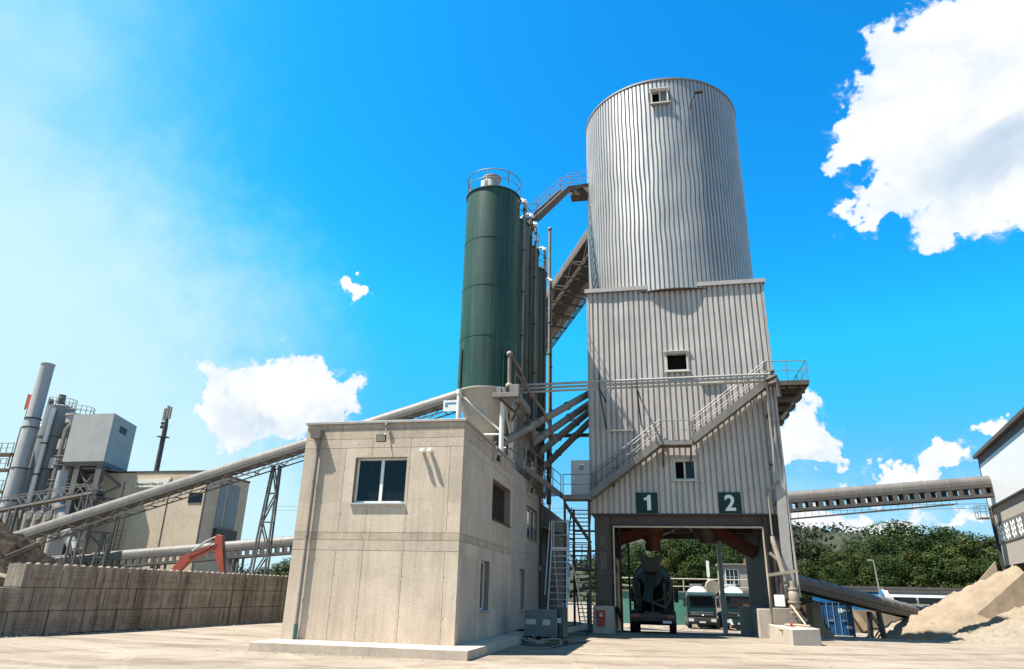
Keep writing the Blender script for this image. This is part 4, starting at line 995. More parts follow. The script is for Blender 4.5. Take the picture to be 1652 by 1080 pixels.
def trestle(parent, top, spread_top, spread_base, z0=-.2, name='trestle', dy=.5, mtl=M_TRUSS, lean=0., wt=.16):
    top = Vector(top); b = MB()
    legs = []
    for sd in (-1, 1):
        p = top + Vector((spread_top * sd, 0, 0)); q = Vector((top.x + lean + spread_base * sd, top.y, z0)); legs.append((p, q))
        for y in (-dy, dy): b.beam(p + Vector((0, y, 0)), q + Vector((0, y * 1.4, 0)), wt, wt, (0, 1, 0))
    n = max(2, round((top.z - z0) / 2.3))
    for k in range(n):
        f, g = k / n, (k + 1) / n
        for y in (-dy, dy):
            o0 = Vector((0, y * (1 + .4 * f), 0)); o1 = Vector((0, y * (1 + .4 * g), 0))
            a_, c_ = legs[0][0].lerp(legs[0][1], f) + o0, legs[1][0].lerp(legs[1][1], g) + o1
            if k % 2: a_, c_ = legs[1][0].lerp(legs[1][1], f) + o0, legs[0][0].lerp(legs[0][1], g) + o1
            b.beam(a_, c_, .09, .09, (0, 1, 0)); b.beam(legs[0][0].lerp(legs[0][1], g) + o1, legs[1][0].lerp(legs[1][1], g) + o1, .08, .08, (0, 1, 0))
    return b.build(name, mtl, parent)
# long conveyor rising from the left up to the silos
c0, c1 = Vector((-56.145, 52, 4.981)), Vector((-15.58, 52, 16.733))
dd = (c1 - c0).normalized(); c1 += dd * 6
t = conveyor('belt_conveyor', c0, c1, .52, 'long covered belt conveyor rising from the spoil heap up to the silos', style='truss', depth=.85, step=1.8)
p = Vector((-30.934, 52, 11)); trestle(t, (p.x, 52, p.z + .3), .30, .80, dy=.16, lean=-.35, wt=.12)
p = Vector((-45.823, 52, 6.287)); trestle(t, (p.x, 52, p.z - .5), .4, .7, dy=.16, lean=-.3, wt=.12)
p = c1 - dd * 2; trestle(t, (p.x, 52, p.z - 1), .5, 1.2, dy=.5)
b = MB(); q = (-15.559, 51.2, 15.738); b.box(q[0] - .9, q[0] + .45, 51.1, 51.2, q[2] - .45, q[2] + .45); b.build('maker_plate', M_WHITE, t)
b = MB(); b.box(q[0] - .75, q[0] + .3, 51.09, 51.098, q[2] + .12, q[2] + .26); b.box(q[0] - .75, q[0] - .5, 51.09, 51.098, q[2] - .1, q[2] + .06); b.build('plate_lettering', mat('blue_lettering', (.05, .2, .45), .5), t)
# conveyor gallery climbing into the tower behind the silos
g1, g0 = Vector((-3.665, 45.6, 26.475)), Vector((-8.118, 52, 23.977))
gd = (g1 - g0).normalized(); g0 -= gd * 9
t = conveyor('inclined_gallery', g0, g1 + gd * 1.0, 1.0, 'wide inclined conveyor gallery climbing into the tower behind the silos, seen from below', style='truss', depth=1.5, walk=-1, step=1.4, cover=mat('brown_gallery_sheet', (.10, .085, .07), .7, .2, var=.15, streak=.3))
b = MB(); s = gd.cross(UP).normalized(); u = s.cross(gd).normalized()
for k in range(12):
    p = g0.lerp(g1, k / 12 + .04); b.beam(p - s * 1.3 - u * 1.95, p + s * 1.9 - u * 1.95, .1, .12, u)
for o in (-1.3, -.2, .9, 1.9): b.beam(g0 + s * o - u * 1.85, g1 + s * o - u * 1.85, .07, .1, u)
b.build('under_frame', M_BROWN, t)
trestle(t, (g0.x, g0.y, g0.z - 1.8), .8, 1.4, dy=.6)

# ------------------------------------------------------------------ low and narrow conveyors on the left
c0, c1 = Vector((-60.008, 60, 3.52)), Vector((-33.008, 60, 5.746)); dd = (c1 - c0).normalized()
t = conveyor('belt_conveyor', c0 - dd * 2, c1 + dd * 14, .5, 'low nearly level covered conveyor behind the block wall, round holes along its frame', style='holes', depth=.8)
for f in (.2, .5, .8): p = c0.lerp(c1, f); trestle(t, (p.x, 60, p.z - .9), .4, .5, dy=.4, z0=-.9)
c0, c1 = Vector((-66.893, 58, 7.811)), Vector((-53.224, 58, 10)); dd = (c1 - c0).normalized()
t = thing('lattice_conveyor', c0, 'narrow open lattice conveyor before the asphalt plant with a drum head', 'conveyor')
b = MB(); n = 12
for y in (-.4, .4):
    o = Vector((0, y, 0)); b.beam(c0 + o, c1 + o, .1, .22); b.beam(c0 + o + UP * 1.25, c1 + o + UP * 1.0 - dd * 1.2, .07, .07)
    for k in range(n): b.beam(c0.lerp(c1, k / n) + o + UP * (0 if k % 2 else 1.2), c0.lerp(c1, (k + 1) / n) + o + UP * (1.1 if k % 2 else 0), .05, .05)
for k in range(30): b.beam(c0.lerp(c1, k / 30) + Vector((0, -.4, 0)), c0.lerp(c1, k / 30) + Vector((0, .4, 0)), .1, .1)
b.build('lattice', M_GALV_DULL, t)
b = MB(); b.beam(c0 + UP * .2, c1 + UP * .2, .7, .05); b.build('belt', M_BLACK, t)
b = MB(); b.tube([c1 + Vector((.1, -.55, 0)), c1 + Vector((.1, .55, 0))], .32, 14); b.box(c1.x - .3, c1.x + .5, 57.4, 58.6, c1.z - .75, c1.z - .35); b.build('drum_head', M_DARK, t)
for f in (.35, .93): p = c0.lerp(c1, f); trestle(t, (p.x, 58, p.z - .1), .35, .6, dy=.4, z0=-.9)

# ------------------------------------------------------------------ asphalt plant far left
M_PGREY = mat('plant_grey_paint', (.19, .20, .20), .45, .1, var=.1, scale=.6, streak=.2, streak_col=(.16, .16, .15))
M_PLIGHT = mat('plant_light_sheet', (.36, .34, .32), .5, .2, var=.08, scale=.6, streak=.15)
M_PDARK = mat('plant_dark_steel', (.115, .105, .095), .6, .2, var=.25, scale=.8, streak=.3)  # the darker steel colour of the plant frames and ducts
def bands(b, x, y, r, zs, n=24):
    for z in zs: b.lathe((x, y, z), [(r, -.08), (r + .07, -.08), (r + .07, .08), (r, .08)], n)
t = thing('plant_chimney', (-79.043, 72, 10.535), 'tall slim pale grey chimney of the asphalt plant with dark clamp rings', 'chimney')
p0, p1 = Vector((-78.125, 72, 10.533)), Vector((-78.684, 72, 28.838)); x = (p0.x + p1.x) / 2
b = MB(); b.lathe((x, 72, 0), [(.92, -1), (.92, 21), (.86, 21.2), (.80, p1.z - .2), (.86, p1.z - .15), (.86, p1.z)], 28); b.build('flue', M_PLIGHT, t, smooth=True)
b = MB(); bands(b, x, 72, .9, (7., 11., 15., 20.2, 21.4)); b.build('clamp_ring', M_DARK, t, smooth=True)
x2 = x + 1.15
t = thing('plant_duct', (x2, 73.5, 0), 'thin pale vertical duct between the plant chimney and the big grey tank', 'duct')
b = MB(); b.tube([(x2, 73.5, 6), (x2, 73.5, 23.2)], .32, 14); b.build('duct_pipe', M_WHITE, t, smooth=True)
b = MB(); bands(b, x2, 73.5, .34, (10, 14.5, 18.5), 14); b.build('clamp_ring', M_DARK, t, smooth=True)
q0, q1 = Vector((-79.997, 74, 23.971)), Vector((-76.477, 74, 23.607)); xc = (q0.x + q1.x) / 2; rt = (q1.x - q0.x) / 2 * .98; zt = (q0.z + q1.z) / 2
t = thing('plant_tank', (xc, 75.6, 0), 'broad blue grey cylindrical tank of the asphalt plant next to its chimney', 'tank')
b = MB(); b.lathe((xc, 75.6, 0), [(rt, 5.2), (rt, zt), (rt * .3, zt + .5)], 40); b.build('shell', M_PGREY, t, smooth=True)
b = MB(); bands(b, xc, 75.6, rt, (11, 15.4, 19.6), 40); b.build('seam_ring', M_PDARK, t, smooth=True)
b = MB(); ring = [Vector((xc + rt * .96 * math.cos(a * math.pi / 10), 75.6 + rt * .96 * math.sin(a * math.pi / 10), zt)) for a in range(21)]; b.rail(ring, step=1.1, r=.035); b.build('ring_rail', M_RAIL, t)
b = MB(); b.tube([(xc + .3, 75, zt), (xc + .3, 75, zt + 1.6)], .45, 12); b.tube([(xc - .8, 74.6, zt), (xc - .8, 74.6, zt + .9)], .3, 12); b.build('top_vent', M_PDARK, t, smooth=True)
for k in range(4):
    b = MB(); a = R(45 + 90 * k); b.box(xc + rt * .8 * math.cos(a) - .15, xc + rt * .8 * math.cos(a) + .15, 75.6 + rt * .8 * math.sin(a) - .15, 75.6 + rt * .8 * math.sin(a) + .15, -1.2, 5.3); b.build('leg', M_PDARK, t)
# mixing house: dark tower section with ducts, box on lattice legs
t = thing('plant_mixing_house', (-70, 74, 0), 'dark cluttered mixing section of the asphalt plant between tank and hopper box', 'plant')
q = Vector((-74.809, 73, 22.464)); q2 = Vector((-72.927, 73, 21.835))
b = MB(); b.box(q.x - .6, q2.x + .3, 74, 78, -1.2, q.z - 1.2); b.build('housing', M_PDARK, t)
b = MB(); b.lathe(((q.x + q2.x) / 2, 74.4, 0), [(1.45, q.z - 1.4), (1.45, q.z - .5), (1.6, q.z - .45), (1.6, q.z - .2), (1.3, q.z - .1)], 28); b.build('ring_platform', M_PLIGHT, t, smooth=True)
b = MB(); ring = [Vector(((q.x + q2.x) / 2 + 1.6 * math.cos(a * math.pi / 8), 74.4 + 1.6 * math.sin(a * math.pi / 8), q.z - .2)) for a in range(17)]; b.rail(ring, step=1.2, r=.035); b.build('ring_rail', M_RAIL, t)
for dx, r_, m_, z_ in ((.9, .55, M_PDARK, 20), (1.9, .38, M_PLIGHT, 18.5), (2.9, .6, M_PDARK, 17)):
    b = MB(); b.tube([(q.x + dx, 73.3, -1), (q.x + dx, 73.3, z_), (q.x + dx + .5, 73.6, z_ + 1.4), (q.x + dx + .6, 74, z_ + 2.)], r_, 12); b.build('duct', m_, t, smooth=True)
b = MB()
for k in range(5): b.box(q.x - .3 + .5 * (k % 3), q.x + .9 + .5 * (k % 3), 72.9, 73.2, 8 + 2.4 * k, 9.3 + 2.4 * k)
b.build('access_panel', M_PLIGHT, t)
b = MB()
for z in (9.5, 12.5, 15.5): b.box(q.x + .4, q.x + 4, 72.7, 74, z, z + .12); b.rail([(q.x + .4, 72.75, z + .1), (q.x + 4, 72.75, z + .1)], step=1.4, r=.04)
b.build('platform', M_PDARK, t)
A0, A1, A2 = Vector((-72.303, 72, 21.894)), Vector((-66.334, 72, 21.806)), Vector((-68.775, 79, 22.252))
z0 = (-71.239, 72, 15.79)[2]; 
t = thing('plant_hopper_box', (A1.x - 3, 76, 0), 'big plain grey sheet box on tall dark lattice legs at the asphalt plant', 'hopper')
b = MB(); dxy = A2 - A1; dxy.z = 0
lo = [(A0.x, 72), (A1.x, 72), (A1.x + dxy.x, 72 + dxy.y), (A0.x + dxy.x, 72 + dxy.y)]
b.hexa([(x_, y_, z0) for x_, y_ in lo], [(x_, y_, A1.z) for x_, y_ in lo]); b.build('box', M_PLIGHT, t)
b = MB(); m0 = Vector((A1.x, 72, 0)); f0, f1 = m0 + dxy * .33, m0 + dxy * .62; dn = Vector((dxy.y, -dxy.x, 0)).normalized() * .03
b.hexa([f0 + UP * (A1.z - 1.9), f1 + UP * (A1.z - 1.9), f1 + dn + UP * (A1.z - 1.9), f0 + dn + UP * (A1.z - 1.9)], [f0 + UP * (A1.z - 1.05), f1 + UP * (A1.z - 1.05), f1 + dn + UP * (A1.z - 1.05), f0 + dn + UP * (A1.z - 1.05)]); b.build('louvre', M_DARK, t)
b = MB(); b.hexa([(x_ * .97 + A1.x * .03, y_ + .2, z0 - .5) for x_, y_ in lo], [(x_, y_, z0 - .01) for x_, y_ in lo]); b.build('base_frame', M_PDARK, t)
for x_, y_ in ((A0.x + 2.2, 72.5), (A1.x - .6, 72.5), (A1.x + 1.6, 77.5), (A0.x + 4.2, 77.5)):
    b = MB(); b.box(x_ - .4, x_ + .4, y_ - .3, y_ + .3, -1.2, z0 - .5); b.build('leg', M_PDARK, t)
b = MB()
zz = [-.5, 3.5, 7.5, 11.5, z0 - .8]
for (xa, ya), (xb, yb) in (((A0.x + 2.2, 72.5), (A1.x - .6, 72.5)), ((A1.x - .6, 72.5), (A1.x + 1.6, 77.5)), ((A0.x + 4.2, 77.5), (A1.x + 1.6, 77.5)), ((A0.x + 2.2, 72.5), (A0.x + 4.2, 77.5))):
    for k in range(4):
        b.beam((xa, ya, zz[k]), (xb, yb, zz[k + 1]), .2, .2); b.beam((xa, ya, zz[k + 1]), (xb, yb, zz[k]), .2, .2); b.beam((xa, ya, zz[k + 1]), (xb, yb, zz[k + 1]), .2, .2)
b.build('bracing', M_PDARK, t)
# stair platforms left of the chimney
t = thing('plant_platform', (-82, 73, 0), 'small railed steel platforms stacked at the very left edge beside the plant chimney', 'platform')
b = MB()
for px_, (xx, yy, zz_) in enumerate(((-81.903, 73, 16.919), (-81.413, 73, 14.923), (-81.043, 73, 12.19))):
    b.box(xx - 3, xx + 1.6, 72, 74, zz_, zz_ + .15); b.rail([(xx - 3, 72.05, zz_ + .1), (xx + 1.6, 72.05, zz_ + .1)], step=1., r=.05, h=1.3); b.beam((xx + 1.3, 72.2, zz_), (xx - .2 + 1.6, 72.2, zz_ - 1.6), .12, .12)
xx = (-82.096, 73, 16.922)[0]
b.box(xx + 1.2, xx + 1.9, 72.8, 73.6, -1, (-81.397, 73, 20.573)[2])
b.build('platform_frame', M_PDARK, t)
b = MB(); b.lathe((xx + 2.5, 75.5, 0), [(1.15, -1), (1.15, (-82.926, 75, 21.07)[2]), (.4, (-82.926, 75, 21.07)[2] + .8)], 20); b.build('small_tank', M_PLIGHT, t, smooth=True)
t = thing('plant_flag_board', (-79.418, 72, 22.343), 'narrow orange red upright board mounted left of the plant chimney', 'board')
q = Vector((-79.291, 71.5, 22.624)); q2 = Vector((-79.435, 71.5, 24.539)); q3 = Vector((-78.884, 71.5, 19.362))
b = MB(); b.box(q.x - .32, q.x + .32, 71.5, 71.6, q.z, q2.z); b.build('board', mat('orange_red_board', (.45, .06, .03), .5), t)
b = MB(); b.box(q.x - .40, q.x - .33, 71.48, 71.62, q.z - .1, q2.z + .1); b.box(q.x + .33, q.x + .40, 71.48, 71.62, q.z - .1, q2.z + .1); b.tube([(q.x, 71.62, -1), (q.x, 71.62, q.z)], .06, 8); b.build('board_frame', M_BROWN, t)
# silos with header pipe at lower left
t = thing('plant_bins', (-62, 64, 0), 'row of pale upright filler bins under a dusty header pipe at the lower left', 'bin')
q0, q1 = Vector((-70.228, 63, 8.332)), Vector((-62.725, 63, 8.089))
b = MB(); n = 7
for k in range(n):
    x_ = q0.x + (q1.x - q0.x) * k / (n - 1); b.box(x_ - .75, x_ + .35, 63.2, 65, -1.2, q0.z - 1.1); b.tube([(x_ + .6, 63, -1.2), (x_ + .6, 63, q0.z - .6), (x_ + .5, 63, q0.z - .1)], .42, 12)
b.build('bin_wall', M_CONE, t)
b = MB(); b.tube([q0 + Vector((-4, 0, 0)), q1 + Vector((.6, 0, 0)), q1 + Vector((1.2, 0, -.3)), q1 + Vector((1.3, 0, -2))], .4, 12)
for k in range(n): x_ = q0.x + (q1.x - q0.x) * k / (n - 1); b.tube([(x_, 63, q0.z), (x_, 63, q0.z + .8)], .25, 10); b.tube([(x_ - .1, 62.5, q0.z), (x_ - .1, 63.5, q0.z)], .48, 12)
b.build('header_pipe', M_GALV_DULL, t, smooth=True)
t = thing('discharge_pipe', (-54.305, 58, 4.519), 'bent pale flanged discharge pipe hanging down behind the long rising conveyor', 'pipe')
pts = [Vector((-59.82, 60, 9.501)), Vector((-59.299, 60, 8.764)), Vector((-58.638, 60, 7.792)), Vector((-57.519, 60, 6.242)), Vector((-55.985, 60, 4.441))]
b = MB(); b.tube([pts[0] + UP * 3] + pts, .48, 14); b.build('pipe', M_PLIGHT, t, smooth=True)
for i in (1, 3): b = MB(); d_ = (pts[i + 1] - pts[i]).normalized(); b.tube([pts[i], pts[i] + d_ * .25], .62, 14); b.build('flange', M_GALV_DULL, t, smooth=True)
b = MB(); d_ = (pts[4] - pts[3]).normalized(); b.tube([pts[4] - d_ * .3, pts[4]], .62, 14); b.build('flange', M_GALV_DULL, t, smooth=True)
b = MB(); q = pts[4]; b.hexa([(q.x - 1.6, 59.5, q.z - 1.2), (q.x + 2.4, 59.5, q.z - 1.5), (q.x + 2.4, 61, q.z - 1.5), (q.x - 1.6, 61, q.z - 1.2)], [(q.x - 1.0, 59.7, q.z - .4), (q.x + 2.0, 59.7, q.z + .1), (q.x + 2.0, 61, q.z + .1), (q.x - 1., 61, q.z - .3)]); b.build('hood', M_RUST, t)
# ------------------------------------------------------------------ far concrete building with the company board
t = thing('works_building', (-56, 82, 0), 'large plain beige concrete works building with a white company board high on its wall', 'building')
F0, F1, F2 = Vector((-70.181, 75, 14.661)), Vector((-53.594, 75, 14.871)), Vector((-53.655, 84, 15.04))
F0.x -= .6; zt = 14.8; dxy = F2 - F1; dxy.z = 0
lo = [(F0.x, 75), (F1.x, 75), (F1.x + dxy.x, 75 + dxy.y), (F0.x + dxy.x, 75 + dxy.y)]
M_FARC = mat('beige_concrete', (.50, .40, .29), .9, var=.12, scale=.25, streak=.3, streak_col=(.2, .155, .11), spots=.15)
b = MB(); b.hexa([(x_, y_, -1.2) for x_, y_ in lo], [(x_, y_, zt) for x_, y_ in lo]); b.build('wall', M_FARC, t)
b = MB(); g = .18; ctr = Vector((sum(p[0] for p in lo) / 4, sum(p[1] for p in lo) / 4, 0)); big = [ctr + (Vector((p[0], p[1], 0)) - ctr) * 1.012 for p in lo]
b.hexa([(p.x, p.y, zt + .003) for p in big], [(p.x, p.y, zt + .22) for p in big]); b.build('roof_edge', M_DARK, t)
b = MB()
for px_ in (197, 262):
    q = (-58.646, 75, 8.305) if px_ == 262 else (-65.215, 75, 12.006); b.box(q[0] - .05, q[0] + .05, 74.95, 75, -1, zt - .6 if px_ == 262 else zt - 1.)
b.box(F1.x - .08, F1.x + .1, 74.94, 75.02, -1, zt - .1)
b.build('downpipe', M_DARK, t)
b = MB(); q = Vector((-54.885, 74.9, 11.582)); b.box(q.x - .9, q.x + .9, 74.93, 75, q.z - .45, q.z + .75); b.build('window', M_GLASS, t)
b = MB()
for (fa, fb, za, zb_) in ((.30, .46, 8.6, 14.0), (.50, .78, 8.6, 14.0)):
    m0 = Vector((F1.x, 75, 0)); a_, c_ = m0 + dxy * fa, m0 + dxy * fb; dn = Vector((dxy.y, -dxy.x, 0)).normalized() * .06
    b.hexa([a_ + UP * za, c_ + UP * za, c_ + dn + UP * za, a_ + dn + UP * za], [a_ + UP * zb_, c_ + UP * zb_, c_ + dn + UP * zb_, a_ + dn + UP * zb_])
b.build('gate_panel', M_PGREY, t)
b = MB(); m0 = Vector((F1.x, 75, 0)); a_, c_ = m0 + dxy * .30, m0 + dxy * .80; dn = Vector((dxy.y, -dxy.x, 0)).normalized() * .5
b.hexa([a_ + UP * 7., c_ + UP * 7., c_ + dn + UP * 7., a_ + dn + UP * 7.], [a_ + UP * 8.4, c_ + UP * 8.4, c_ + dn + UP * 8.4, a_ + dn + UP * 8.4]); b.build('balcony', M_DARK, t)
q = Vector((-63.445, 74.9, 13.046)); q2 = Vector((-58.828, 74.9, 13.922))
sg = thing('company_sign', (q.x, 74.8, q.z), 'long white company board reading Belagswerk Rinau AG on the beige works building', 'sign')
b = MB(); b.box(q.x, q2.x, 74.75, 74.97, q.z - .05, q2.z + .05); b.build('board', mat('cream_board', (.62, .58, .49), .6, var=.05), sg)
text_mesh('Belagswerk Rinau AG', (q2.x - q.x) / 10.9, mat('brown_lettering', (.10, .075, .05), .6), 'lettering', sg, front_matrix(q.x + .15, 74.745, q.z + .22), .01, 'LEFT', .01)
b = MB()
q = Vector((-64.135, 74.6, 6.794))
for s_ in (-.35, .35): b.tube([(q.x + s_, 74.6, -1), (q.x + s_, 74.6, q.z + 2.8)], .05, 6)
for k in range(16): b.tube([(q.x - .35, 74.6, -.5 + k * .55), (q.x + .35, 74.6, -.5 + k * .55)], .035, 6)
tag(b.build('wall_ladder', M_RUST), 'thin brown fixed ladder low on the beige works building', 'ladder')
# antenna mast behind
t = thing('antenna_mast', (-95, 110, 0), 'dark slim radio mast with a cluster of antennas on top behind the works building', 'mast')
q0, q1 = Vector((-89.284, 110, 20.976)), Vector((-89.653, 110, 29.292)); q2 = Vector((-89.84, 110, 32.999)); xm = (q0.x + q2.x) / 2
b = MB(); b.tube([(xm, 110, -1), (xm, 110, q1.z), (xm, 110, q2.z - 1)], [.55, .42, .2], 10)
b.build('pole', M_DARK, t, smooth=True)
b = MB()
for dx, dz in ((-.55, 0), (.6, .25), (.05, .5)): b.box(xm + dx - .2, xm + dx + .2, 109.6, 109.9, q2.z - 2.4 + dz, q2.z + dz - .1); b.beam((xm, 110, q2.z - 1.4 + dz), (xm + dx, 109.8, q2.z - 1.4 + dz), .1, .1)
b.build('antenna_panel', M_GALV_DULL, t)
b = MB()
for dz, r_ in ((-2.9, .35), (-3.6, .4)): b.ball((xm - .55, 109.7, q2.z + dz), r_, 12, 6, (1, .5, 1)); b.beam((xm, 110, q2.z + dz), (xm - .5, 109.8, q2.z + dz), .12, .12)
b.box(xm - .8, xm + .8, 109.2, 110.8, q2.z - 5.6, q2.z - 5.45); b.build('dish', M_DARK, t)
# excavator behind the block wall
ex = thing('excavator', (-32, 42, 0), 'orange excavator behind the block wall, only its angled boom and upright stick showing', 'excavator')
M_ORANGE = mat('orange_machine_paint', (.27, .042, .018), .5, var=.2, scale=2., spots=.3, spot_col=(.20, .07, .03), streak=.3, streak_col=(.18, .05, .025))
EY = 42.
b0, b1, b2 = Vector((-31.357, 42, 2.231)), Vector((-30.526, 42, 3.479)), Vector((-28.506, 42, 4.359)); s0_, s1_ = Vector((-28.416, 42, 4.831)), Vector((-27.705, 42, 2.562))
def plate_arm(pts, w, name, mtl=M_ORANGE):
    b = MB(); b.prism([(p[0], EY - w / 2, p[1]) for p in pts], (0, w, 0)); return b.build(name, mtl, ex, bevel=.02)
plate_arm([(b0.x - 1.2, 1.3), (b0.x - .8, 1.2), (b1.x + .25, b1.z - .25), (b2.x, b2.z - .24), (b2.x + .1, b2.z + .03), (b1.x + .1, b1.z + .24), (b1.x - .25, b1.z + .1)], .38, 'boom')
plate_arm([(s0_.x - .22, s0_.z - .1), (s0_.x - .12, s0_.z + .12), (s0_.x + .30, s0_.z + .05), (s0_.x + .42, s0_.z - .5), (s1_.x + .16, s1_.z), (s1_.x - .14, s1_.z), (s0_.x - .18, s0_.z - .9)], .32, 'stick')
b = MB(); b.tube([(s0_.x - .02, EY, s0_.z + .1), (s0_.x - 1.0, EY, s0_.z - .33)], .045, 8); b.tube([(s0_.x - .9, EY, s0_.z - .29), (b1.x + .3, EY, b1.z + .42)], .075, 8); b.build('hydraulic_ram', M_ALU, ex, smooth=True)
b = MB(); b.tube([(s0_.x + .45, EY, s0_.z - .7), (s1_.x + .42, EY, s1_.z + .3)], .06, 8); b.tube([(s1_.x + .4, EY, s1_.z + .5), (s1_.x + .35, EY, s1_.z - .4)], .035, 8); b.build('hydraulic_ram', M_DARK, ex, smooth=True)
b = MB(); b.tube([(b2.x - .1, EY - .2, b2.z + .1), (b2.x - .5, EY - .25, b2.z - .15), (b1.x + .2, EY - .25, b1.z + .2)], .03, 6); b.build('hose', M_BLACK, ex)
plate_arm([(s1_.x - .35, .35), (s1_.x + .5, .2), (s1_.x + .75, 1.0), (s1_.x + .2, s1_.z - .05), (s1_.x - .2, s1_.z - .05)], .9, 'bucket', M_DARK)
cxx = b0.x - 2.2
b = MB()
for y in (-1., 1.): b.prism([(cxx - 1.7, EY + y - .25, .35), (cxx - 1.4, EY + y - .25, 0), (cxx + 1.4, EY + y - .25, 0), (cxx + 1.7, EY + y - .25, .35), (cxx + 1.4, EY + y - .25, .75), (cxx - 1.4, EY + y - .25, .75)], (0, .5, 0))
b.build('track', M_BLACK, ex)
b = MB(); b.box(cxx - 1.9, cxx + 1.1, EY - 1.1, EY + 1.1, .85, 1.6); b.build('upper_body', M_ORANGE, ex, bevel=.06)
b = MB(); b.box(cxx - .1, cxx + 1.1, EY - 1.08, EY - .1, 1.603, 2.35); b.build('cab', M_GLASS, ex, bevel=.05)

# ------------------------------------------------------------------ right hand side of the yard
M_SAND = mat('beige_sand', (.225, .176, .125), .95, var=.14, scale=.7, spots=.25, spot_col=(.15, .105, .065), bump=.6, bump_scale=7., fine=.14)
M_SAND2 = mat('pale_gravel_sand', (.22, .182, .137), .95, var=.16, scale=1.2, spots=.3, spot_col=(.15, .115, .08), bump=.8, bump_scale=11., fine=.2)
M_WPANEL = mat('white_facade_panel', (.60, .60, .60), .45, var=.03, streak=.08, streak_col=(.4, .4, .4))
M_RCONC = mat('facade_concrete', (.33, .295, .25), .85, var=.08, streak=.2, bump=.1)
# level covered conveyor from the tower to the right building
r0, r1 = Vector((9.114, 58, 9.163)), Vector((24.354, 58, 10.351)); rd = (r1 - r0).normalized()
t = conveyor('belt_conveyor', r0 - rd * .6, r1 + rd * 7., .50, 'nearly level covered conveyor bridging from the tower to the right hand building', style='holes', depth=.76, step=1.7)
e = Vector((0, 0, -1.6)); b = MB(); q1 = r0.lerp(r1, .84)
b.beam(r0 + e, q1 + Vector((0, 0, -1.4)), .8, .06)
for k in range(26):
    p = r0.lerp(q1, k / 25); b.tube([p + Vector((0, -.35, -.9)), p + Vector((0, -.35, -1.55))], .014, 5)
b.build('catch_tray', M_GALV_DULL, t)
# right building: white upper facade, concrete band with wave emblem, open bay below
t = thing('storage_building', (26, 50, 0), 'tall storage building at the right edge, white above, wave emblems below', 'building')
F = Vector((24.9, 60., 0)); fd = Vector((-.2, -1., 0)).normalized(); fn = Vector((-fd.y, fd.x, 0)); fn = fn if fn.x < 0 else -fn
def slab(mb, s0, s1, d0, d1, z0, z1):
    P = lambda s, d: F + fd * s + fn * d
    lo = [P(s0, d0), P(s1, d0), P(s1, d1), P(s0, d1)]
    mb.hexa([p + UP * z0 for p in lo], [p + UP * z1 for p in lo]); return mb
zr, zw, zc = 12.54, 8.78, 4.5
b = MB(); slab(b, 0, 26, -.06, -9, zw, zr); b.build('white_wall', M_WPANEL, t)
b = MB(); slab(b, .1, 26, -.25, -.6, zc, zw - .004); slab(b, .1, .5, -.602, -9, zc, zw - .004); b.build('concrete_wall', M_RCONC, t)
b = MB(); slab(b, -.3, 26, .25, -9.2, zr + .003, zr + .25); slab(b, -.06, 26, -.02, -.055, zr - .5, zr - .003); b.build('roof', M_BROWN, t)
b = MB(); slab(b, -.05, 26, -.05, -.24, zw - .12, zw - .006); slab(b, -.12, .0, -.02, -.3, zc, zr - .51); b.build('trim', M_DARK, t)
b = MB(); slab(b, .12, 26, -.2, -.249, 6.06, 7.5); b.build('dark_band', mat('grey_brown_band', (.11, .10, .09), .7, var=.1), t)
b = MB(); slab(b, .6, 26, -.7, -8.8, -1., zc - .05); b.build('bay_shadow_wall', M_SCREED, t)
b = MB(); slab(b, -.14, .04, -.06, -.24, -1., zc + .6); slab(b, .0, .5, -.3, -8, -1., zc); b.build('corner_post', M_DARK, t)
for k in range(4):
    s0 = .9 + k * 1.85
    b = MB()
    for row in range(3):
        zb = 6.24 + row * .37; n = 12; P = lambda s, z: F + fd * s + fn * -.198 + UP * z
        pts = [P(s0 + i * 1.22 / n, zb + .10 * math.sin(i / n * 2 * math.pi * 1.5 + 1.2)) for i in range(n + 1)]
        v = []; [v.extend((p, p + UP * .25, p + fn * .012, p + fn * .012 + UP * .21)) for p in pts]
        f = []
        for i in range(n): a = 4 * i; f += [(a + 2, a + 6, a + 7, a + 3), (a + 3, a + 7, a + 5, a + 1), (a, a + 4, a + 6, a + 2)]
        b.add(v, f)
    b.build('wave_emblem', M_WHITE, t)
b = MB(); q = F + fn * .1 + fd * .2
b.box(q.x - .75, q.x + .05, q.y - .5, q.y + .4, zw - .9, zw - .82); b.rail([(q.x - .75, q.y + .4, zw - .85), (q.x - .75, q.y - .5, zw - .85), (q.x + .05, q.y - .5, zw - .85)], h=.9, step=.45, r=.03); b.build('service_cage', M_GALV_DULL, t)
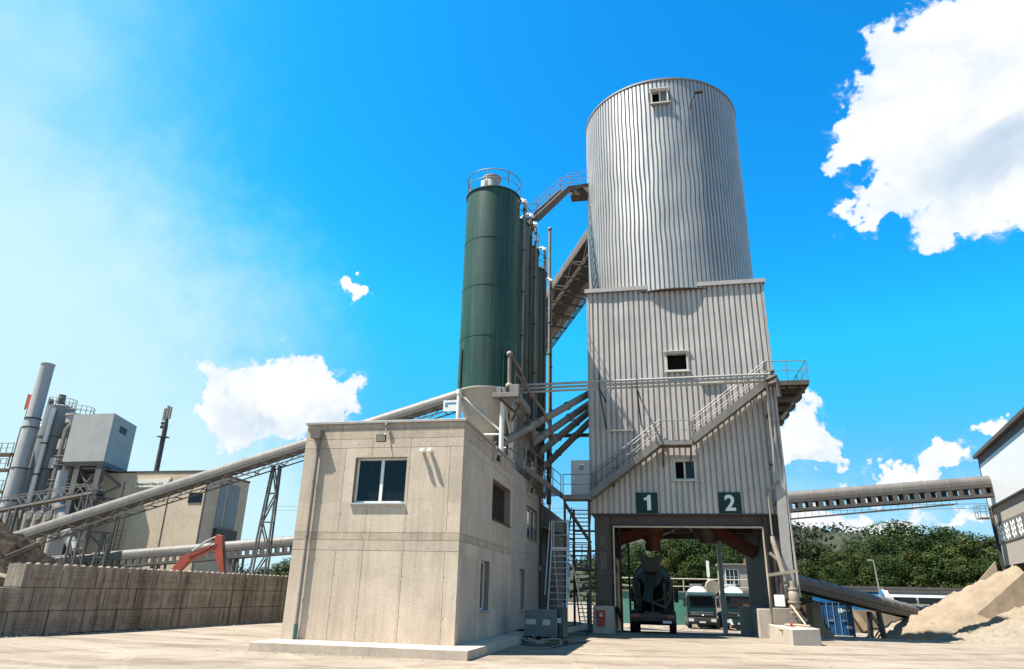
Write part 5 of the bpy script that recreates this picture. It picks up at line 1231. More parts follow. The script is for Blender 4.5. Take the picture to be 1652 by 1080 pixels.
# wing walls of the sand bays
M_WING = mat('wing_wall_concrete', (.24, .19, .135), .9, var=.2, streak=.6, streak_col=(.13, .10, .07), spots=.2, bump=.25, bump_scale=14.)
def wing(a0, a1, th, lab):
    a0, a1 = Vector(a0), Vector(a1); b = MB(); tv = Vector((.15, th, 0))
    b.prism([a0, a1, Vector((a1.x - .3, a1.y, -1)), Vector((a0.x, a0.y, -1))], tv); tag(b.build('wing_wall', M_WING, bevel=.02), lab, 'wall', 'wing walls of the sand bays')
wing((24.66, 60.1, 4.86), (22.015, 62.6, 1.303), .5, 'far sloping concrete wing wall between the train and the big sand slope')
wing((25.164, 53.5, 5.163), (20.111, 55.7, 0.47), .45, 'near sloping concrete wing wall with panel joints beside the big sand slope')
def slope_heap(name, top, foot, w_top, w_foot, label, seed, mtl=M_SAND, n=56, rough=.26, nx=60):
    """sand spilling from a line high on the building down to the yard"""
    top, foot = Vector(top), Vector(foot); d = foot - top; side_ = Vector((d.y, -d.x, 0)).normalized(); b = MB(); v = []
    for j in range(n + 1):
        f = j / n
        for i in range(nx + 1):
            u = i / nx * 2 - 1; w = w_top + (w_foot - w_top) * f
            p = top + d * f + side_ * (u * w)
            prof = (1 - f) ** 1.0
            g_ = foot.z; z = g_ + (top.z - g_) * prof * (1 - abs(u) ** 2.2)
            p.z = z + rough * min(1, (1 - f) * 6) * (1 - abs(u) ** 6) * (noise.noise((p.x * .9, p.y * .9, seed)) + .6 * noise.noise((p.x * 2.4, p.y * 2.4, seed)) + .45 * noise.noise((p.x * 5, p.y * 5, seed)) + .3 * noise.noise((p.x * 11, p.y * 11, seed)))
            if f > .985 or abs(u) > .98: p.z = min(p.z, foot.z - .1)
            v.append(p)
    b.add(v, [(j * (nx + 1) + i, (j + 1) * (nx + 1) + i, (j + 1) * (nx + 1) + i + 1, j * (nx + 1) + i + 1) for j in range(n) for i in range(nx)])
    return tag(b.build(name, mtl, smooth=True), label, 'sand heap', 'sand heaps')
slope_heap('sand_heap', (25.2, 57.2, 4.7), (14.6, 60.2, -.8), 3.4, 5.6, 'tall beige sand slope pouring out between the two wing walls of the right building', 2.)
slope_heap('sand_heap', (25.4, 51.6, 3.1), (17.4, 53.2, -.6), 3.4, 4.2, 'middle sand heap banked up against the face of the near wing wall', 6.)
slope_heap('sand_heap', (20.6, 42.4, 1.9), (13.8, 44.2, -.3), 3.8, 4.0, 'nearest sand heap, at the right edge before the near wing wall', 5., M_SAND2)
heap('sand_heap', M_SAND, *(26.253, 93.869, -0.74)[:2], 2.9, 2.2, 1.75, 'small neat cone of sand at the foot of the descending conveyor', 'sand heap', 8., 40, .08, p=1.05, group='sand heaps')
heap('sand_heap', M_SAND, *(32.706, 99.394, -0.74)[:2], 4.4, 2.4, 1.15, 'low flat sand heap stretching between the small cone and the big sand slope', 'sand heap', 9., 44, .10, p=1.3, group='sand heaps')
# conveyor running down to the sand
d0, d1 = Vector((7.738, 47.5, 2.931)), Vector((19.64, 61, 0.919)); dv = (d1 - d0).normalized()
t = conveyor('belt_conveyor', d0 - dv * .8, d1 + dv * .2, .46, 'covered conveyor running down from the tower foot to the small sand cone', style='truss', depth=.30, step=1.35)
p = d0.lerp(d1, .55); trestle(t, (p.x, p.y, p.z - .7), .3, .45, dy=.3, z0=-1.)
# open lean-to, precast wall element and container
t = thing('lean_to', (9, 51, 0), 'low brown roofed open lean-to shelter right of the tower foot', 'shelter')
q0, q1 = Vector((6.938, 49, 2.35)), Vector((10.623, 53, 1.673))
b = MB(); b.hexa([(q0.x, 48.8, q0.z - .2), (q1.x, 53, q1.z - .2), (q1.x - 1, 58, q1.z - .2), (q0.x - 1, 57, q0.z - .2)], [(q0.x, 48.8, q0.z), (q1.x, 53, q1.z), (q1.x - 1, 58, q1.z), (q0.x - 1, 57, q0.z)]); b.build('roof', M_BROWN, t)
b = MB(); b.box(q0.x - 1, q1.x - .3, 57, 57.2, -1, q1.z - .25); b.build('back_wall', M_RUST, t)
b = MB(); b.box(q0.x + 1.1, q0.x + 1.3, 52.6, 52.8, -1, q1.z - .1); b.build('post', M_BROWN, t)
PZ0 = -.42
q = Vector((9.966, 51.6, -0.068))
b = MB(); hw = .85; ztp = Vector((10.112, 51.6, 1.67)).z
b.prism([(q.x - hw, 51.5, PZ0 - .3), (q.x + hw, 51.5, PZ0 - .3), (q.x + hw, 51.5, PZ0 + .2), (q.x + .36, 51.5, PZ0 + .62), (q.x + .24, 51.5, ztp), (q.x - .22, 51.5, ztp), (q.x - .36, 51.5, PZ0 + .62), (q.x - hw, 51.5, PZ0 + .2)], (0, 2.4, 0))
tag(b.build('precast_wall_element', mat('precast_concrete', (.36, .29, .215), .85, var=.12, streak=.2), bevel=.02), 'inverted T shaped precast concrete wall element standing left of the blue container', 'wall element')
M_BLUE = mat('container_blue', (.008, .075, .20), .4, var=.15, streak=.2, streak_col=(.03, .06, .10))
k0, k1 = Vector((10.752, 54.4, -0.122)), Vector((12.717, 54, -0.101)); zb = -.52
t = thing('shipping_container', (k0.x + 1, 56, zb), 'closed blue shipping container seen from its door end, behind the descending conveyor', 'container')
w_ = (k1 - k0).length; ax = (k1 - k0); ax.z = 0; ax.normalize(); ay = Vector((-ax.y, ax.x, 0)); O = Vector((k0.x, k0.y, zb)); H = 2.3
def cbox(mb, a0, a1, d0, d1, z0, z1):
    lo = [O + ax * a0 + ay * d0, O + ax * a1 + ay * d0, O + ax * a1 + ay * d1, O + ax * a0 + ay * d1]
    mb.hexa([p + UP * z0 for p in lo], [p + UP * z1 for p in lo])
b = MB(); cbox(b, 0, w_, .1, 6, .12, H); cbox(b, 0, .14, 0, .1, 0, H); cbox(b, w_ - .14, w_, 0, .1, 0, H); cbox(b, .14, w_ - .14, 0, .1, H - .14, H); cbox(b, .14, w_ - .14, 0, .1, .1, .24)
for k in range(22): cbox(b, -.03, 0, .3 + k * .26, .42 + k * .26, .2, H - .1)
b.build('container_body', M_BLUE, t)
for a0, a1 in ((.15, w_ / 2 - .01), (w_ / 2 + .01, w_ - .15)):
    b = MB(); cbox(b, a0, a1, .04, .09, .25, H - .15)
    for z in (.75, 1.3, 1.85): cbox(b, a0 + .02, a1 - .02, .03, .04, z, z + .03)
    d_ = b.build('door', M_BLUE, t)
    b = MB()
    for f in (.3, .78) if a0 < 1 else (.22, .7):
        p = O + ax * (a0 + (a1 - a0) * f) - ay * .0; b.tube([p + UP * .15, p + UP * (H - .1)], .022, 6)
    cbox(b, a0 + .25, a1 - .25, -.03, .0, 1.02, 1.07); b.build('lock_bar', M_GALV, d_)
b = MB(); cbox(b, w_ * .62, w_ * .82, .02, .03, 2.2, 2.36); cbox(b, w_ * .56, w_ * .68, .015, .03, 1.55, 1.82); cbox(b, w_ * .76, w_ * .93, .02, .03, .55, .72); b.build('label_plate', M_WHITE, t)
b = MB()
for k in range(6): cbox(b, w_ * .70 + k * .10, w_ * .70 + k * .10 + .06, .02, .03, 1.62, 1.76)
b.build('lettering', M_WHITE, t)
# timber and low wall by the container
b = MB(); q = Vector((16.602, 67.972, -0.55)); b.beam(q + Vector((.3, .3, 0)), q + Vector((-.7, .8, 2.)), .35, .06, (0, 1, 0)); b.beam(q + Vector((.7, .5, 0)), q + Vector((-.2, .9, 1.5)), .25, .06, (0, 1, 0))
tag(b.build('leaning_boards', mat('grey_timber', (.22, .16, .10), .85, var=.25)), 'weathered boards leaning against the right side of the blue container', 'boards')
q0, q1 = Vector((16.095, 69, 1.084)), Vector((20.533, 69, 0.905))
b = MB(); b.box(q0.x, q1.x + 2, 69, 69.4, -1.3, q0.z); b.build('bay_wall', M_WING); tag(bpy.data.objects['bay_wall'], 'low plain concrete bay wall half hidden behind the descending conveyor', 'wall')
q0, q1 = Vector((20.183, 76, 1.573)), Vector((24.784, 76, 1.58))
b = MB(); b.box(q0.x, q1.x, 76, 76.5, -1.3, q0.z + .1); tag(b.build('embankment_wall', M_RCONC), 'smooth pale concrete embankment wall below the train', 'wall')
q2 = Vector((28.096, 76, 2.315))
b = MB(); b.box(q1.x + .05, q2.x + 6, 76.2, 76.4, -1.3, q0.z - .2)
for k in range(26): x_ = q1.x + .1 + k * .42; b.box(x_, x_ + .24, 76.1, 76.198, -1.3, q0.z - .2)
b.box(q1.x + .05, q2.x + 6, 76, 76.45, q0.z - .197, q0.z + .02); tag(b.build('sheet_fence', M_PLIGHT), 'pale ribbed sheet fence with a dark capping right of the embankment wall', 'fence')
# train on the line behind
def train_car(x0, x1, y, zb, zt, mtl, label, win_spans, door=None, roof=True, wtl=None):
    t = thing('train_car', ((x0 + x1) / 2, y, zb), label, 'train', 'train cars on the line')
    b = MB(); b.prism([(x0, y, zb + .4), (x0, y - .08, zb + 1.4), (x0, y, zt - .75), (x0, y + .35, zt - .2), (x0, y + .9, zt), (x0, y + 2.0, zt), (x0, y + 2.6, zt - .3), (x0, y + 2.8, zb + .4)], (x1 - x0, 0, 0)); b.build('body', mtl, t)
    b = MB()
    for a_, c_ in win_spans: b.box(a_, c_, y - .1, y - .05, zb + 2.3, zb + 3.05)
    if win_spans: b.build('window', M_GLASS, t)
    b = MB(); b.box(x0 + .1, x1 - .1, y + .6, y + 2.2, zt + .003, zt + .28); b.box(x0 + .4, x1 - .4, y + .1, y + .5, zt - .32, zt - .05); b.build('roof_equipment', M_PDARK, t)
    b = MB()
    for f in (.14, .22, .78, .86): xx = x0 + (x1 - x0) * f; b.tube([(xx, y + .3, zb + .45), (xx, y + .45, zb + .45)], .45, 18); b.tube([(xx, y + 2.3, zb + .45), (xx, y + 2.45, zb + .45)], .45, 18)
    b.build('wheel', M_DARK, t, smooth=True)
    if door:
        for a_ in door:
            b = MB(); b.box(a_, a_ + .75, y - .115, y - .06, zb + .7, zb + 3.2); dd_ = b.build('door', mat('teal_door', (.05, .30, .28), .4) if 'teal_door' not in bpy.data.materials else bpy.data.materials['teal_door'], t)
            b = MB(); b.box(a_ + .12, a_ + .63, y - .125, y - .116, zb + 2.3, zb + 3.0); b.build('pane', M_GLASS, dd_)
    return t
TY0 = 86.; tz0 = -.75; ztr = Vector((27.096, 86, 3.085)).z
xa, xb_, xc_ = Vector((16.822, 86, 2.35)).x, Vector((23.796, 86, 2.509)).x, Vector((34.23, 86, 2.746)).x
M_TW = mat('pale_train_paint', (.50, .50, .48), .35, var=.05)
M_TB = mat('blue_train_paint', (.006, .12, .27), .35, var=.12, spots=.35, spot_col=(.005, .06, .13))
train_car(xa, xb_ - .15, TY0, tz0, ztr, M_TB, 'blue railway car partly hidden behind the descending conveyor', [])
train_car(xb_, xb_ + 24, TY0, tz0, ztr, M_TW, 'pale passenger train car with dark windows and teal doors behind the sheet fence', [(xb_ + .8, xb_ + 3.0), (xb_ + 3.2, xb_ + 7.4), (xb_ + 7.8, xb_ + 10.2), (xb_ + 15.8, xb_ + 19.)], [xb_ + 11.7, xb_ + 12.7])
b = MB(); b.box(xb_ - 9, xb_ + 25, 89.6, 89.9, -1, -.6)
q = Vector((21.474, 80, 5.73)); zb = -1.
t = thing('street_lamp', (q.x, 80, zb), 'slim grey street lamp standing in front of the train and dark trees', 'street lamp')
b = MB(); b.tube([(q.x + .35, 80, zb), (q.x + .05, 80, q.z), (q.x - .1, 80, q.z + .05)], [.1, .06, .05], 8); b.build('pole', M_GALV, t, smooth=True)
b = MB(); b.box(q.x - .5, q.x - .1, 79.9, 80.1, q.z, q.z + .1); b.build('lamp_head', M_GALV, t, bevel=.02)
# power lines above the trees
for py, lab in ((833, 'upper thin power line crossing the sky below the level conveyor'), (839, 'lower thin power line crossing the sky just above the trees')):
    a_, c_ = Vector((-99.279, 150, 23.552)), Vector((68.828, 150, 17.372)); dz = -(py - 833) * .14
    a_ = Vector((-90, 150, 19.6 + dz)); c_ = Vector((80, 150, 20.3 + dz))
    b = MB(); b.tube([a_.lerp(c_, k / 12) - UP * (1 - (k / 6 - 1) ** 2) * .8 for k in range(13)], .045, 5); tag(b.build('power_line', M_DARK), lab, 'power line', 'power lines')

# ------------------------------------------------------------------ pedestals, steps and the pump gear at the right tower corner
b = MB(); b.hexa([(5.27, 33.0, -.2), (6.52, 33.5, -.2), (6.52, 38.5, -.2), (5.0, 38.3, -.2)], [(5.3, 33.04, .62), (6.5, 33.53, .66), (6.5, 38.5, .66), (5.03, 38.3, .64)])
tag(b.build('concrete_step', M_CONC2, bevel=.025), 'low pale concrete block step in front of the right tower pedestal', 'concrete block')
b = MB(); b.box(5.27, 6.5, 37.7, 38.5, .66, 1.4); tag(b.build('concrete_upstand', mat('darker_concrete', (.24, .21, .175), .9, var=.15, streak=.4), bevel=.03), 'rough upright concrete block behind the low step at the right tower corner', 'concrete block')
b = MB(); q = Vector((6.106, 34.6, 0.429)); b.tube([q + Vector((-1.0, .4, .12)), q + Vector((-.6, .1, .06)), q + Vector((0, 0, .05)), q + Vector((.35, .1, .04)), q + Vector((.2, .4, .04))], .07, 8)
b.tube([(5.55, 36.2, .7), (5.9, 34.9, .74), (6.3, 34.4, .72)], .05, 8); b.tube([(5.9, 37.5, 1.9), (6.05, 36.6, 1.4), (6.25, 35.2, .75)], .045, 8)
tag(b.build('hose', mat('sandy_hose', (.34, .25, .16), .7), smooth=True), 'sand coloured hose lying across the top of the low concrete step', 'hose')
b = MB(); q = Vector((5.745, 35.5, 0.454)); b.box(q.x - .1, q.x + .08, 35.4, 35.6, .655, .8); tag(b.build('red_cap', mat('red_plastic', (.40, .02, .02), .4), bevel=.02), 'small red plastic cap beside the hose on the low concrete step', 'cap')
t = thing('fill_pump', (6.0, 37.6, 1.4), 'cream dusty silo filling gear with valves and white control box at the right tower corner', 'machine')
M_CREAM = mat('dusty_cream_metal', (.30, .25, .19), .6, .1, var=.2, spots=.3)
u = Vector((5.543, 37.2, 4.532)); v_ = Vector((5.835, 37, 2.989))
b = MB(); b.tube([u + UP * .2, u, v_], [.10, .12, .13], 12); b.tube([u + UP * .25, u + UP * 2.2], .04, 8); b.build('hopper_pipe', M_CREAM, t, smooth=True)
b = MB(); b.beam(v_ + Vector((-.7, 0, -.1)), v_ + Vector((.65, 0, .12)), .22, .14); b.beam(u + Vector((-.22, 0, -.6)), u + Vector((.1, 0, -.9)), .14, .14); b.build('bracket', M_CREAM, t)
c = Vector((6.186, 37, 2.096))
b = MB(); b.lathe((c.x, 37.0, c.z), [(.15, -1.0), (.15, -.7), (.24, -.68), (.24, -.5), (.2, -.48), (.24, -.3), (.24, .0), (.17, .12), (.22, .14), (.22, .22), (.13, .24), (.13, .55)], 18); b.lathe((c.x, 37., c.z), [(.3, -.44), (.3, -.36)], 18); b.lathe((c.x, 37., c.z), [(.27, -.9), (.27, -.82)], 18); b.build('valve', M_CREAM, t, smooth=True)
b = MB(); b.tube([(c.x - .55, 37.2, 1.4), (c.x - .5, 37.2, c.z + .4), (c.x - .1, 37.0, c.z + .5)], .07, 8); b.tube([(c.x - .2, 37.3, 1.4), (c.x - .15, 37.3, c.z - .4)], .08, 8); b.tube([(c.x + .15, 37., c.z - 1), (c.x + .4, 37, c.z - 1.25)], .14, 10); b.build('pipe', M_GALV_DULL, t, smooth=True)
q = Vector((5.518, 37.1, 1.775)); b = MB(); b.box(q.x - .2, q.x + .25, 37., 37.25, q.z - .3, q.z + .22); b.build('control_box', M_WHITE, t, bevel=.02)
# red box and paper notices on the left pedestal and column
t = thing('extinguisher_box', (-3.059, 37.5, 0.777), 'red extinguisher box with a pale emblem hanging on the left tower pedestal', 'box')
q0, q1 = Vector((-3.271, 37.5, 1.092)), Vector((-2.852, 37.5, 0.35)); zm = (q0.z + q1.z) / 2 + .03
M_RED = mat('dusty_red_plastic', (.38, .035, .02), .45, var=.15)
b = MB(); b.box(q0.x, q1.x, 37.36, 37.6, zm + .01, q0.z); b.box(q0.x + .03, q1.x - .02, 37.4, 37.6, q1.z, zm - .01); b.build('box_body', M_RED, t, bevel=.025)
b = MB(); cx_ = (q0.x + q1.x) / 2; b.prism([(cx_ - .1, 37.352, q0.z - .32), (cx_ + .1, 37.352, q0.z - .32), (cx_ + .04, 37.352, q0.z - .14), (cx_ - .04, 37.352, q0.z - .14)], (0, .006, 0)); b.box(q0.x + .02, q1.x - .0, 37.34, 37.6, q0.z + .005, q0.z + .05); b.build('emblem', mat('pale_yellow', (.55, .48, .30), .6), t)
for q0, q1, lab in (((-3.079, 38.08, 4.746), (-2.843, 38.08, 4.304), 'upper small faded notice with printed lines on the left gateway column'), ((-3.08, 38.08, 3.955), (-2.76, 38.08, 3.089), 'lower larger faded notice with printed lines on the left gateway column')):
    t = thing('notice', (q0[0], 38.08, q1[2]), lab, 'notice', 'faded notices')
    b = MB(); b.box(q0[0], q1[0], 38.085, 38.098, q1[2], q0[2]); b.build('paper', mat('faded_paper', (.17, .15, .12), .9, var=.2) if 'faded_paper' not in bpy.data.materials else bpy.data.materials['faded_paper'], t)
    b = MB(); n = int((q0[2] - q1[2]) / .09)
    for k in range(n): b.box(q0[0] + .03, q1[0] - .03, 38.08, 38.084, q0[2] - .05 - k * .09, q0[2] - .02 - k * .09)
    b.build('printed_line', M_DARK, t)
# aluminium platform ladder
t = thing('platform_ladder', (-4.6, 33.2, 0), 'tall aluminium platform ladder on castors beside the office building', 'ladder')
def lp(px, py, y): return None
fl0, fr0 = Vector((-5.243, 32.7, 1.093)), Vector((-4.269, 32.5, -0.012)); fl0.z = 0; fl0 = Vector((-5.15, 32.9, 0)); fr0 = Vector((-4.18, 32.5, 0))
fl1, fr1 = Vector((-5.166, 34.6, 3.905)), Vector((-4.404, 34.6, 3.913))
b = MB(); b.beam(fl0, fl1, .05, .1, (0, -1, 0)); b.build('stile', M_ALU, t)
b = MB(); b.beam(fr0, fr1, .05, .1, (0, -1, 0)); b.build('stile', M_ALU, t)
for k in range(14):
    f = (k + .6) / 14; b = MB(); b.beam(fl0.lerp(fl1, f), fr0.lerp(fr1, f), .16, .035, (0, 0, 1)); b.build('tread', M_ALU, t)
b = MB(); bl, br = fl1 + Vector((0, .7, 0)), fr1 + Vector((0, .7, 0)); b.hexa([fl1 + UP * -.05, fr1 + UP * -.05, br + UP * -.05, bl + UP * -.05], [fl1 + UP * .02, fr1 + UP * .02, br + UP * .02, bl + UP * .02]); b.build('platform', M_ALU, t)
b = MB()
for p in (fl1, fr1): b.tube([p, p + UP * 1.25, p + Vector((0, .3, 1.35)), p + Vector((0, .7, 1.3)), p + Vector((0, .7, 0))], .025, 8); b.tube([p + UP * .6, p + Vector((0, .7, .6))], .02, 6)
b.tube([bl + UP * 1.3, br + UP * 1.3], .025, 8); b.tube([bl + UP * .65, br + UP * .65], .022, 8)
b.tube([fl0.lerp(fl1, .25) + Vector((-.12, -.12, .75)), fl1 + Vector((-.08, -.1, 1.2))], .024, 8); b.tube([fr0.lerp(fr1, .25) + Vector((.12, -.12, .75)), fr1 + Vector((.08, -.1, 1.2))], .024, 8)
b.build('guard_rail', M_ALU, t, smooth=True)
b = MB(); rl, rr = Vector((-4.9, 35.9, .15)), Vector((-3.55, 35.4, .15)); b.beam(bl, rl, .05, .07, (0, -1, 0)); b.beam(br, rr, .05, .07, (0, -1, 0)); b.beam(fr0 + UP * .25, rr + UP * .15, .05, .09); b.beam(fl0 + UP * .25, rl + UP * .15, .05, .09); b.beam(rl + UP * 1.2, rr + UP * 1.2, .04, .06); b.build('rear_frame', M_ALU, t)
b = MB(); b.beam(fr0 + Vector((.02, 0, .35)), rr + Vector((.0, 0, .3)), .04, .12); b.build('side_bar', M_ALU, t)
for p in (rl, rr):
    b = MB(); b.tube([p + Vector((-.03, 0, 0)), p + Vector((.03, 0, 0))], .13, 14); b.build('castor', M_BLACK, t, smooth=True)
# wrapped crate on a pallet next to the building
t = thing('wrapped_crate', (-4.7, 29.6, 0), 'teal blue crate wrapped in clear film on a low pallet beside the office plinth', 'crate')
M_TEAL = mat('teal_board', (.004, .040, .046), .5, var=.25, scale=2.)
cx0, cx1, cy0, cy1 = -5.28, -3.75, 28.2, 29.6
b = MB(); b.box(cx0, cx1 - .25, cy0, cy1, .28, 1.2); b.build('crate_body', M_TEAL, t, bevel=.03)
b = MB(); b.box(cx1 - .22, cx1 - .02, cy0 + .15, cy1 + .1, .22, 1.28); b.build('side_panel', M_TEAL, t, bevel=.02)
b = MB(); b.box(cx0 + .06, cx0 + .46, cy0 - .012, cy0 - .004, .68, .86); b.box(cx0 + .72, cx0 + 1.02, cy0 - .012, cy0 - .004, .66, .86); b.box(cx1 - .24, cx1 - .1, cy0 - .01, cy0 + .14, .75, .93); b.build('label_sheet', mat('dusty_white_sheet', (.36, .37, .38), .5), t)
fm, fN, fL, fP = new_mat('clear_wrap_film'); fP.inputs['Base Color'].default_value = (.75, .78, .8, 1); fP.inputs['Roughness'].default_value = .15; fP.inputs['Alpha'].default_value = .09
b = MB(); n = 26; v = []
for j in range(9):
    for i in range(n + 1):
        x_ = cx0 - .02 + (cx1 - .2 - cx0) * i / n; z_ = .26 + .98 * j / 8; v.append((x_, cy0 - .03 - .035 * noise.noise((x_ * 4 + z_ * 3, z_ * 4 - x_ * 2, 1.)), z_))
b.add(v, [(j * (n + 1) + i, j * (n + 1) + i + 1, (j + 1) * (n + 1) + i + 1, (j + 1) * (n + 1) + i) for j in range(8) for i in range(n)])
b.build('wrap_film', fm, t, smooth=True)
b = MB(); 
for y in (cy0, (cy0 + cy1) / 2 - .06, cy1 - .12): b.box(cx0 - .1, cx1, y, y + .12, .0, .12)
for k in range(5): b.box(cx0 - .1 + k * .38, cx0 + .1 + k * .38, cy0, cy1, .123, .2)
b.build('pallet', mat('grey_pallet_wood', (.17, .14, .11), .85, var=.3), t)
b = MB(); pts = [(cx0 - .1, cy0 - .15, .2), (cx0 + .3, cy0 - .25, .05), (cx0 + .8, cy0 - .3, .16), (cx0 + 1.2, cy0 - .28, .22), (cx1 - .1, cy0 - .3, .2), (cx1 - .05, cy0 - .3, -.0)]
b.tube(pts, .035, 7); b.tube([(cx0 + .2, cy0 - .2, .18), (cx0 + .6, cy0 - .35, .04), (cx0 + 1., cy0 - .2, .12)], .05, 7); b.build('loose_wrap', mat('dirty_wrap', (.30, .27, .23), .5), t, smooth=True)
# dark cables lying on the shaded ground
for pts, lab in ((((-5.2, 27.2, .02), (-4.6, 26.7, .02), (-4.1, 27.1, .02), (-4.0, 28., .02)), 'thin dark cable curling on the shaded ground before the wrapped crate'), (((-3.9, 26., .02), (-3.7, 27.5, .02), (-3.4, 29.2, .02), (-3.1, 30., .02)), 'thin dark cable running straight along the shaded ground toward the tower')):
    b = MB(); b.tube(pts, .022, 6); tag(b.build('ground_cable', M_BLACK), lab, 'cable', 'ground cables')

# ------------------------------------------------------------------ mixer trucks
M_TRUCK_GREEN = mat('dark_green_truck_paint', (.004, .027, .025), .3, var=.08)
M_TRUCK_BLACK = mat('black_truck_paint', (.005, .005, .005), .55, var=.1)
M_CHROME = mat('chrome', (.65, .66, .67), .2, .9, var=.03)
M_TYRE = mat('tyre_rubber', (.015, .014, .013), .85, var=.2)
M_DRUM = mat('grey_mixer_drum', (.40, .40, .385), .5, .1, var=.15, streak=.25)
M_DRUM_BLACK = mat('black_mixer_drum', (.006, .006, .006), .55, var=.2)
M_LAMP = mat('headlamp_glass', (.55, .56, .57), .12, var=.05)
M_TAIL = mat('tail_lamp_red', (.22, .012, .01), .3, var=.1)
M_PLATE = mat('number_plate_white', (.6, .6, .58), .5, var=.03)
def mixer_truck(x, y, z, face, paint, drum_m, label, badge, group='mixer trucks'):
    """face = -1: cab towards the yard, +1: cab away from it. Local y runs from the front bumper (0) backwards"""
    t = thing('mixer_truck', (x, y, z), label, 'truck', group)
    P = lambda u, v, w: (x + u * (1 if face < 0 else -1), y + v * (1 if face < 0 else -1), z + w)
    def bx(b, u0, u1, v0, v1, w0, w1): a, c = P(u0, v0, w0), P(u1, v1, w1); b.box(a[0], c[0], a[1], c[1], a[2], c[2]); return b
    def prof(b, pts, u0, u1): b.prism([P(u0, v, w) for v, w in pts], Vector(P(u1, 0, 0)) - Vector(P(u0, 0, 0)))
    b = MB(); prof(b, [(.05, .95), (.0, 1.35), (.04, 1.75), (.22, 2.72), (.45, 2.98), (2.1, 3.0), (2.15, .95)], -1.22, 1.22); cab = b.build('cab', paint, t, bevel=.05)
    b = MB(); b.prism([P(-1.05, .055, 1.86), P(1.05, .055, 1.86), P(.98, .21, 2.66), P(-.98, .21, 2.66)], (0, .05 * face, 0)); b.build('windscreen', M_GLASS, cab)
    for s in (-1, 1):
        b = MB(); b.prism([P(1.225 * s, .35, 1.85), P(1.225 * s, 1.3, 1.8), P(1.225 * s, 1.3, 2.6), P(1.225 * s, .5, 2.6)], (.012 * s * (1 if face < 0 else -1), 0, 0)); b.build('side_window', M_GLASS, cab)
        b = MB(); bx(b, 1.28 * s, 1.55 * s, .0, .16, 1.75, 2.5); b.tube([P(1.2 * s, .2, 2.55), P(1.42 * s, .08, 2.55)], .025, 6); b.build('mirror', M_BLACK, cab)
    b = MB(); bx(b, -1.15, 1.15, -.16, .12, 2.68, 2.76); b.build('sun_visor', M_BLACK, cab)
    b = MB(); bx(b, -1.0, 1.0, -.015, .05, 1.08, 1.32); b.build('grille', M_BLACK, cab)
    b = MB()
    if badge == 'star':
        for w in (1.30, 1.14): bx(b, -.95, -.2, -.05, -.02, w, w + .07); bx(b, .2, .95, -.05, -.02, w, w + .07)
        c = P(0, -.04, 1.27)
        for k in range(20):
            a0, a1 = 2 * math.pi * k / 20, 2 * math.pi * (k + 1) / 20
            b.tube([(c[0] + .17 * math.cos(a0), c[1], c[2] + .17 * math.sin(a0)), (c[0] + .17 * math.cos(a1), c[1], c[2] + .17 * math.sin(a1))], .018, 5)
        for k in range(3): a0 = math.pi / 2 + k * 2 * math.pi / 3; b.tube([c, (c[0] + .17 * math.cos(a0), c[1], c[2] + .17 * math.sin(a0))], [.035, .01], 5)
        b.build('badge', M_CHROME, cab)
    elif badge:
        b.prism([P(-.95, -.03, 1.36), P(0, -.03, 1.30), P(.95, -.03, 1.36), P(.95, -.03, 1.44), P(0, -.03, 1.39), P(-.95, -.03, 1.44)], (0, .015 * face, 0)); b.tube([P(0, -.05, 1.44), P(0, -.02, 1.44)], .13, 14); b.build('badge', M_CHROME, cab)
        text_mesh(badge, .2, M_PLATE, 'lettering', cab, front_matrix(x, P(0, -.03, 0)[1], z + 1.12), .008, 'CENTER', .004)
    b = MB(); prof(b, [(-.08, .38), (-.12, .6), (-.08, .93), (.3, .93), (.3, .38)], -1.24, 1.24); bp = b.build('bumper', M_BLACK if badge != 'MAN' else M_TRUCK_GREEN, t, bevel=.03)
    for s in (-1, 1):
        b = MB(); bx(b, .72 * s, 1.16 * s, -.135, -.06, .60, .84); b.build('headlight', M_LAMP, bp)
    if badge == 'MAN':
        for s in (-1, 1):
            b = MB(); b.prism([P(.62 * s, -.14, .45), P(.85 * s, -.14, .45), P(.98 * s, -.14, .9), P(.78 * s, -.14, .9)], (0, -.02, 0)); b.build('bumper_panel', M_WHITE, bp)
    b = MB(); bx(b, -.26, .26, -.15, -.12, .5, .62); b.build('number_plate', M_PLATE, bp)
    b = MB()
    for s in (-1, 1): bx(b, .32 * s, .46 * s, .3, 8.6, .75, 1.05)
    bx(b, -.45, .45, 1., 1.2, .75, 1.0); bx(b, -.45, .45, 8.4, 8.6, .6, 1.05); bx(b, -1.15, 1.15, 8.35, 8.5, .6, .75); b.build('chassis', M_BLACK, t)
    for v in (1.25, 3.0, 6.2, 7.5):
        for s in (-1, 1):
            b = MB(); b.tube([P(.88 * s, v, .52), P(1.2 * s, v, .52)], .52, 22); w = b.build('wheel', M_TYRE, t, smooth=True)
            b = MB(); b.tube([P(1.17 * s, v, .52), P(1.215 * s, v, .52)], [.32, .24], 16); b.build('rim', M_GALV_DULL, w)
        for s in (-1, 1):
            b = MB(); c = P(1.0 * s, v, .52); n = 8
            v_ = []; 
            for k in range(n + 1):
                a = math.pi * k / n
                for du in (-.2, .2): v_.append((c[0] + du, c[1] + .6 * math.cos(a), c[2] + .6 * math.sin(a)))
            b.add(v_, [(2 * k, 2 * k + 1, 2 * k + 3, 2 * k + 2) for k in range(n)])
            b.build('mudguard', M_BLACK, t)
    # drum: axis rising to the rear
    b = MB(); a0, a1 = Vector(P(0, 2.7, 1.95)), Vector(P(0, 8.0, 2.85)); d = (a1 - a0)
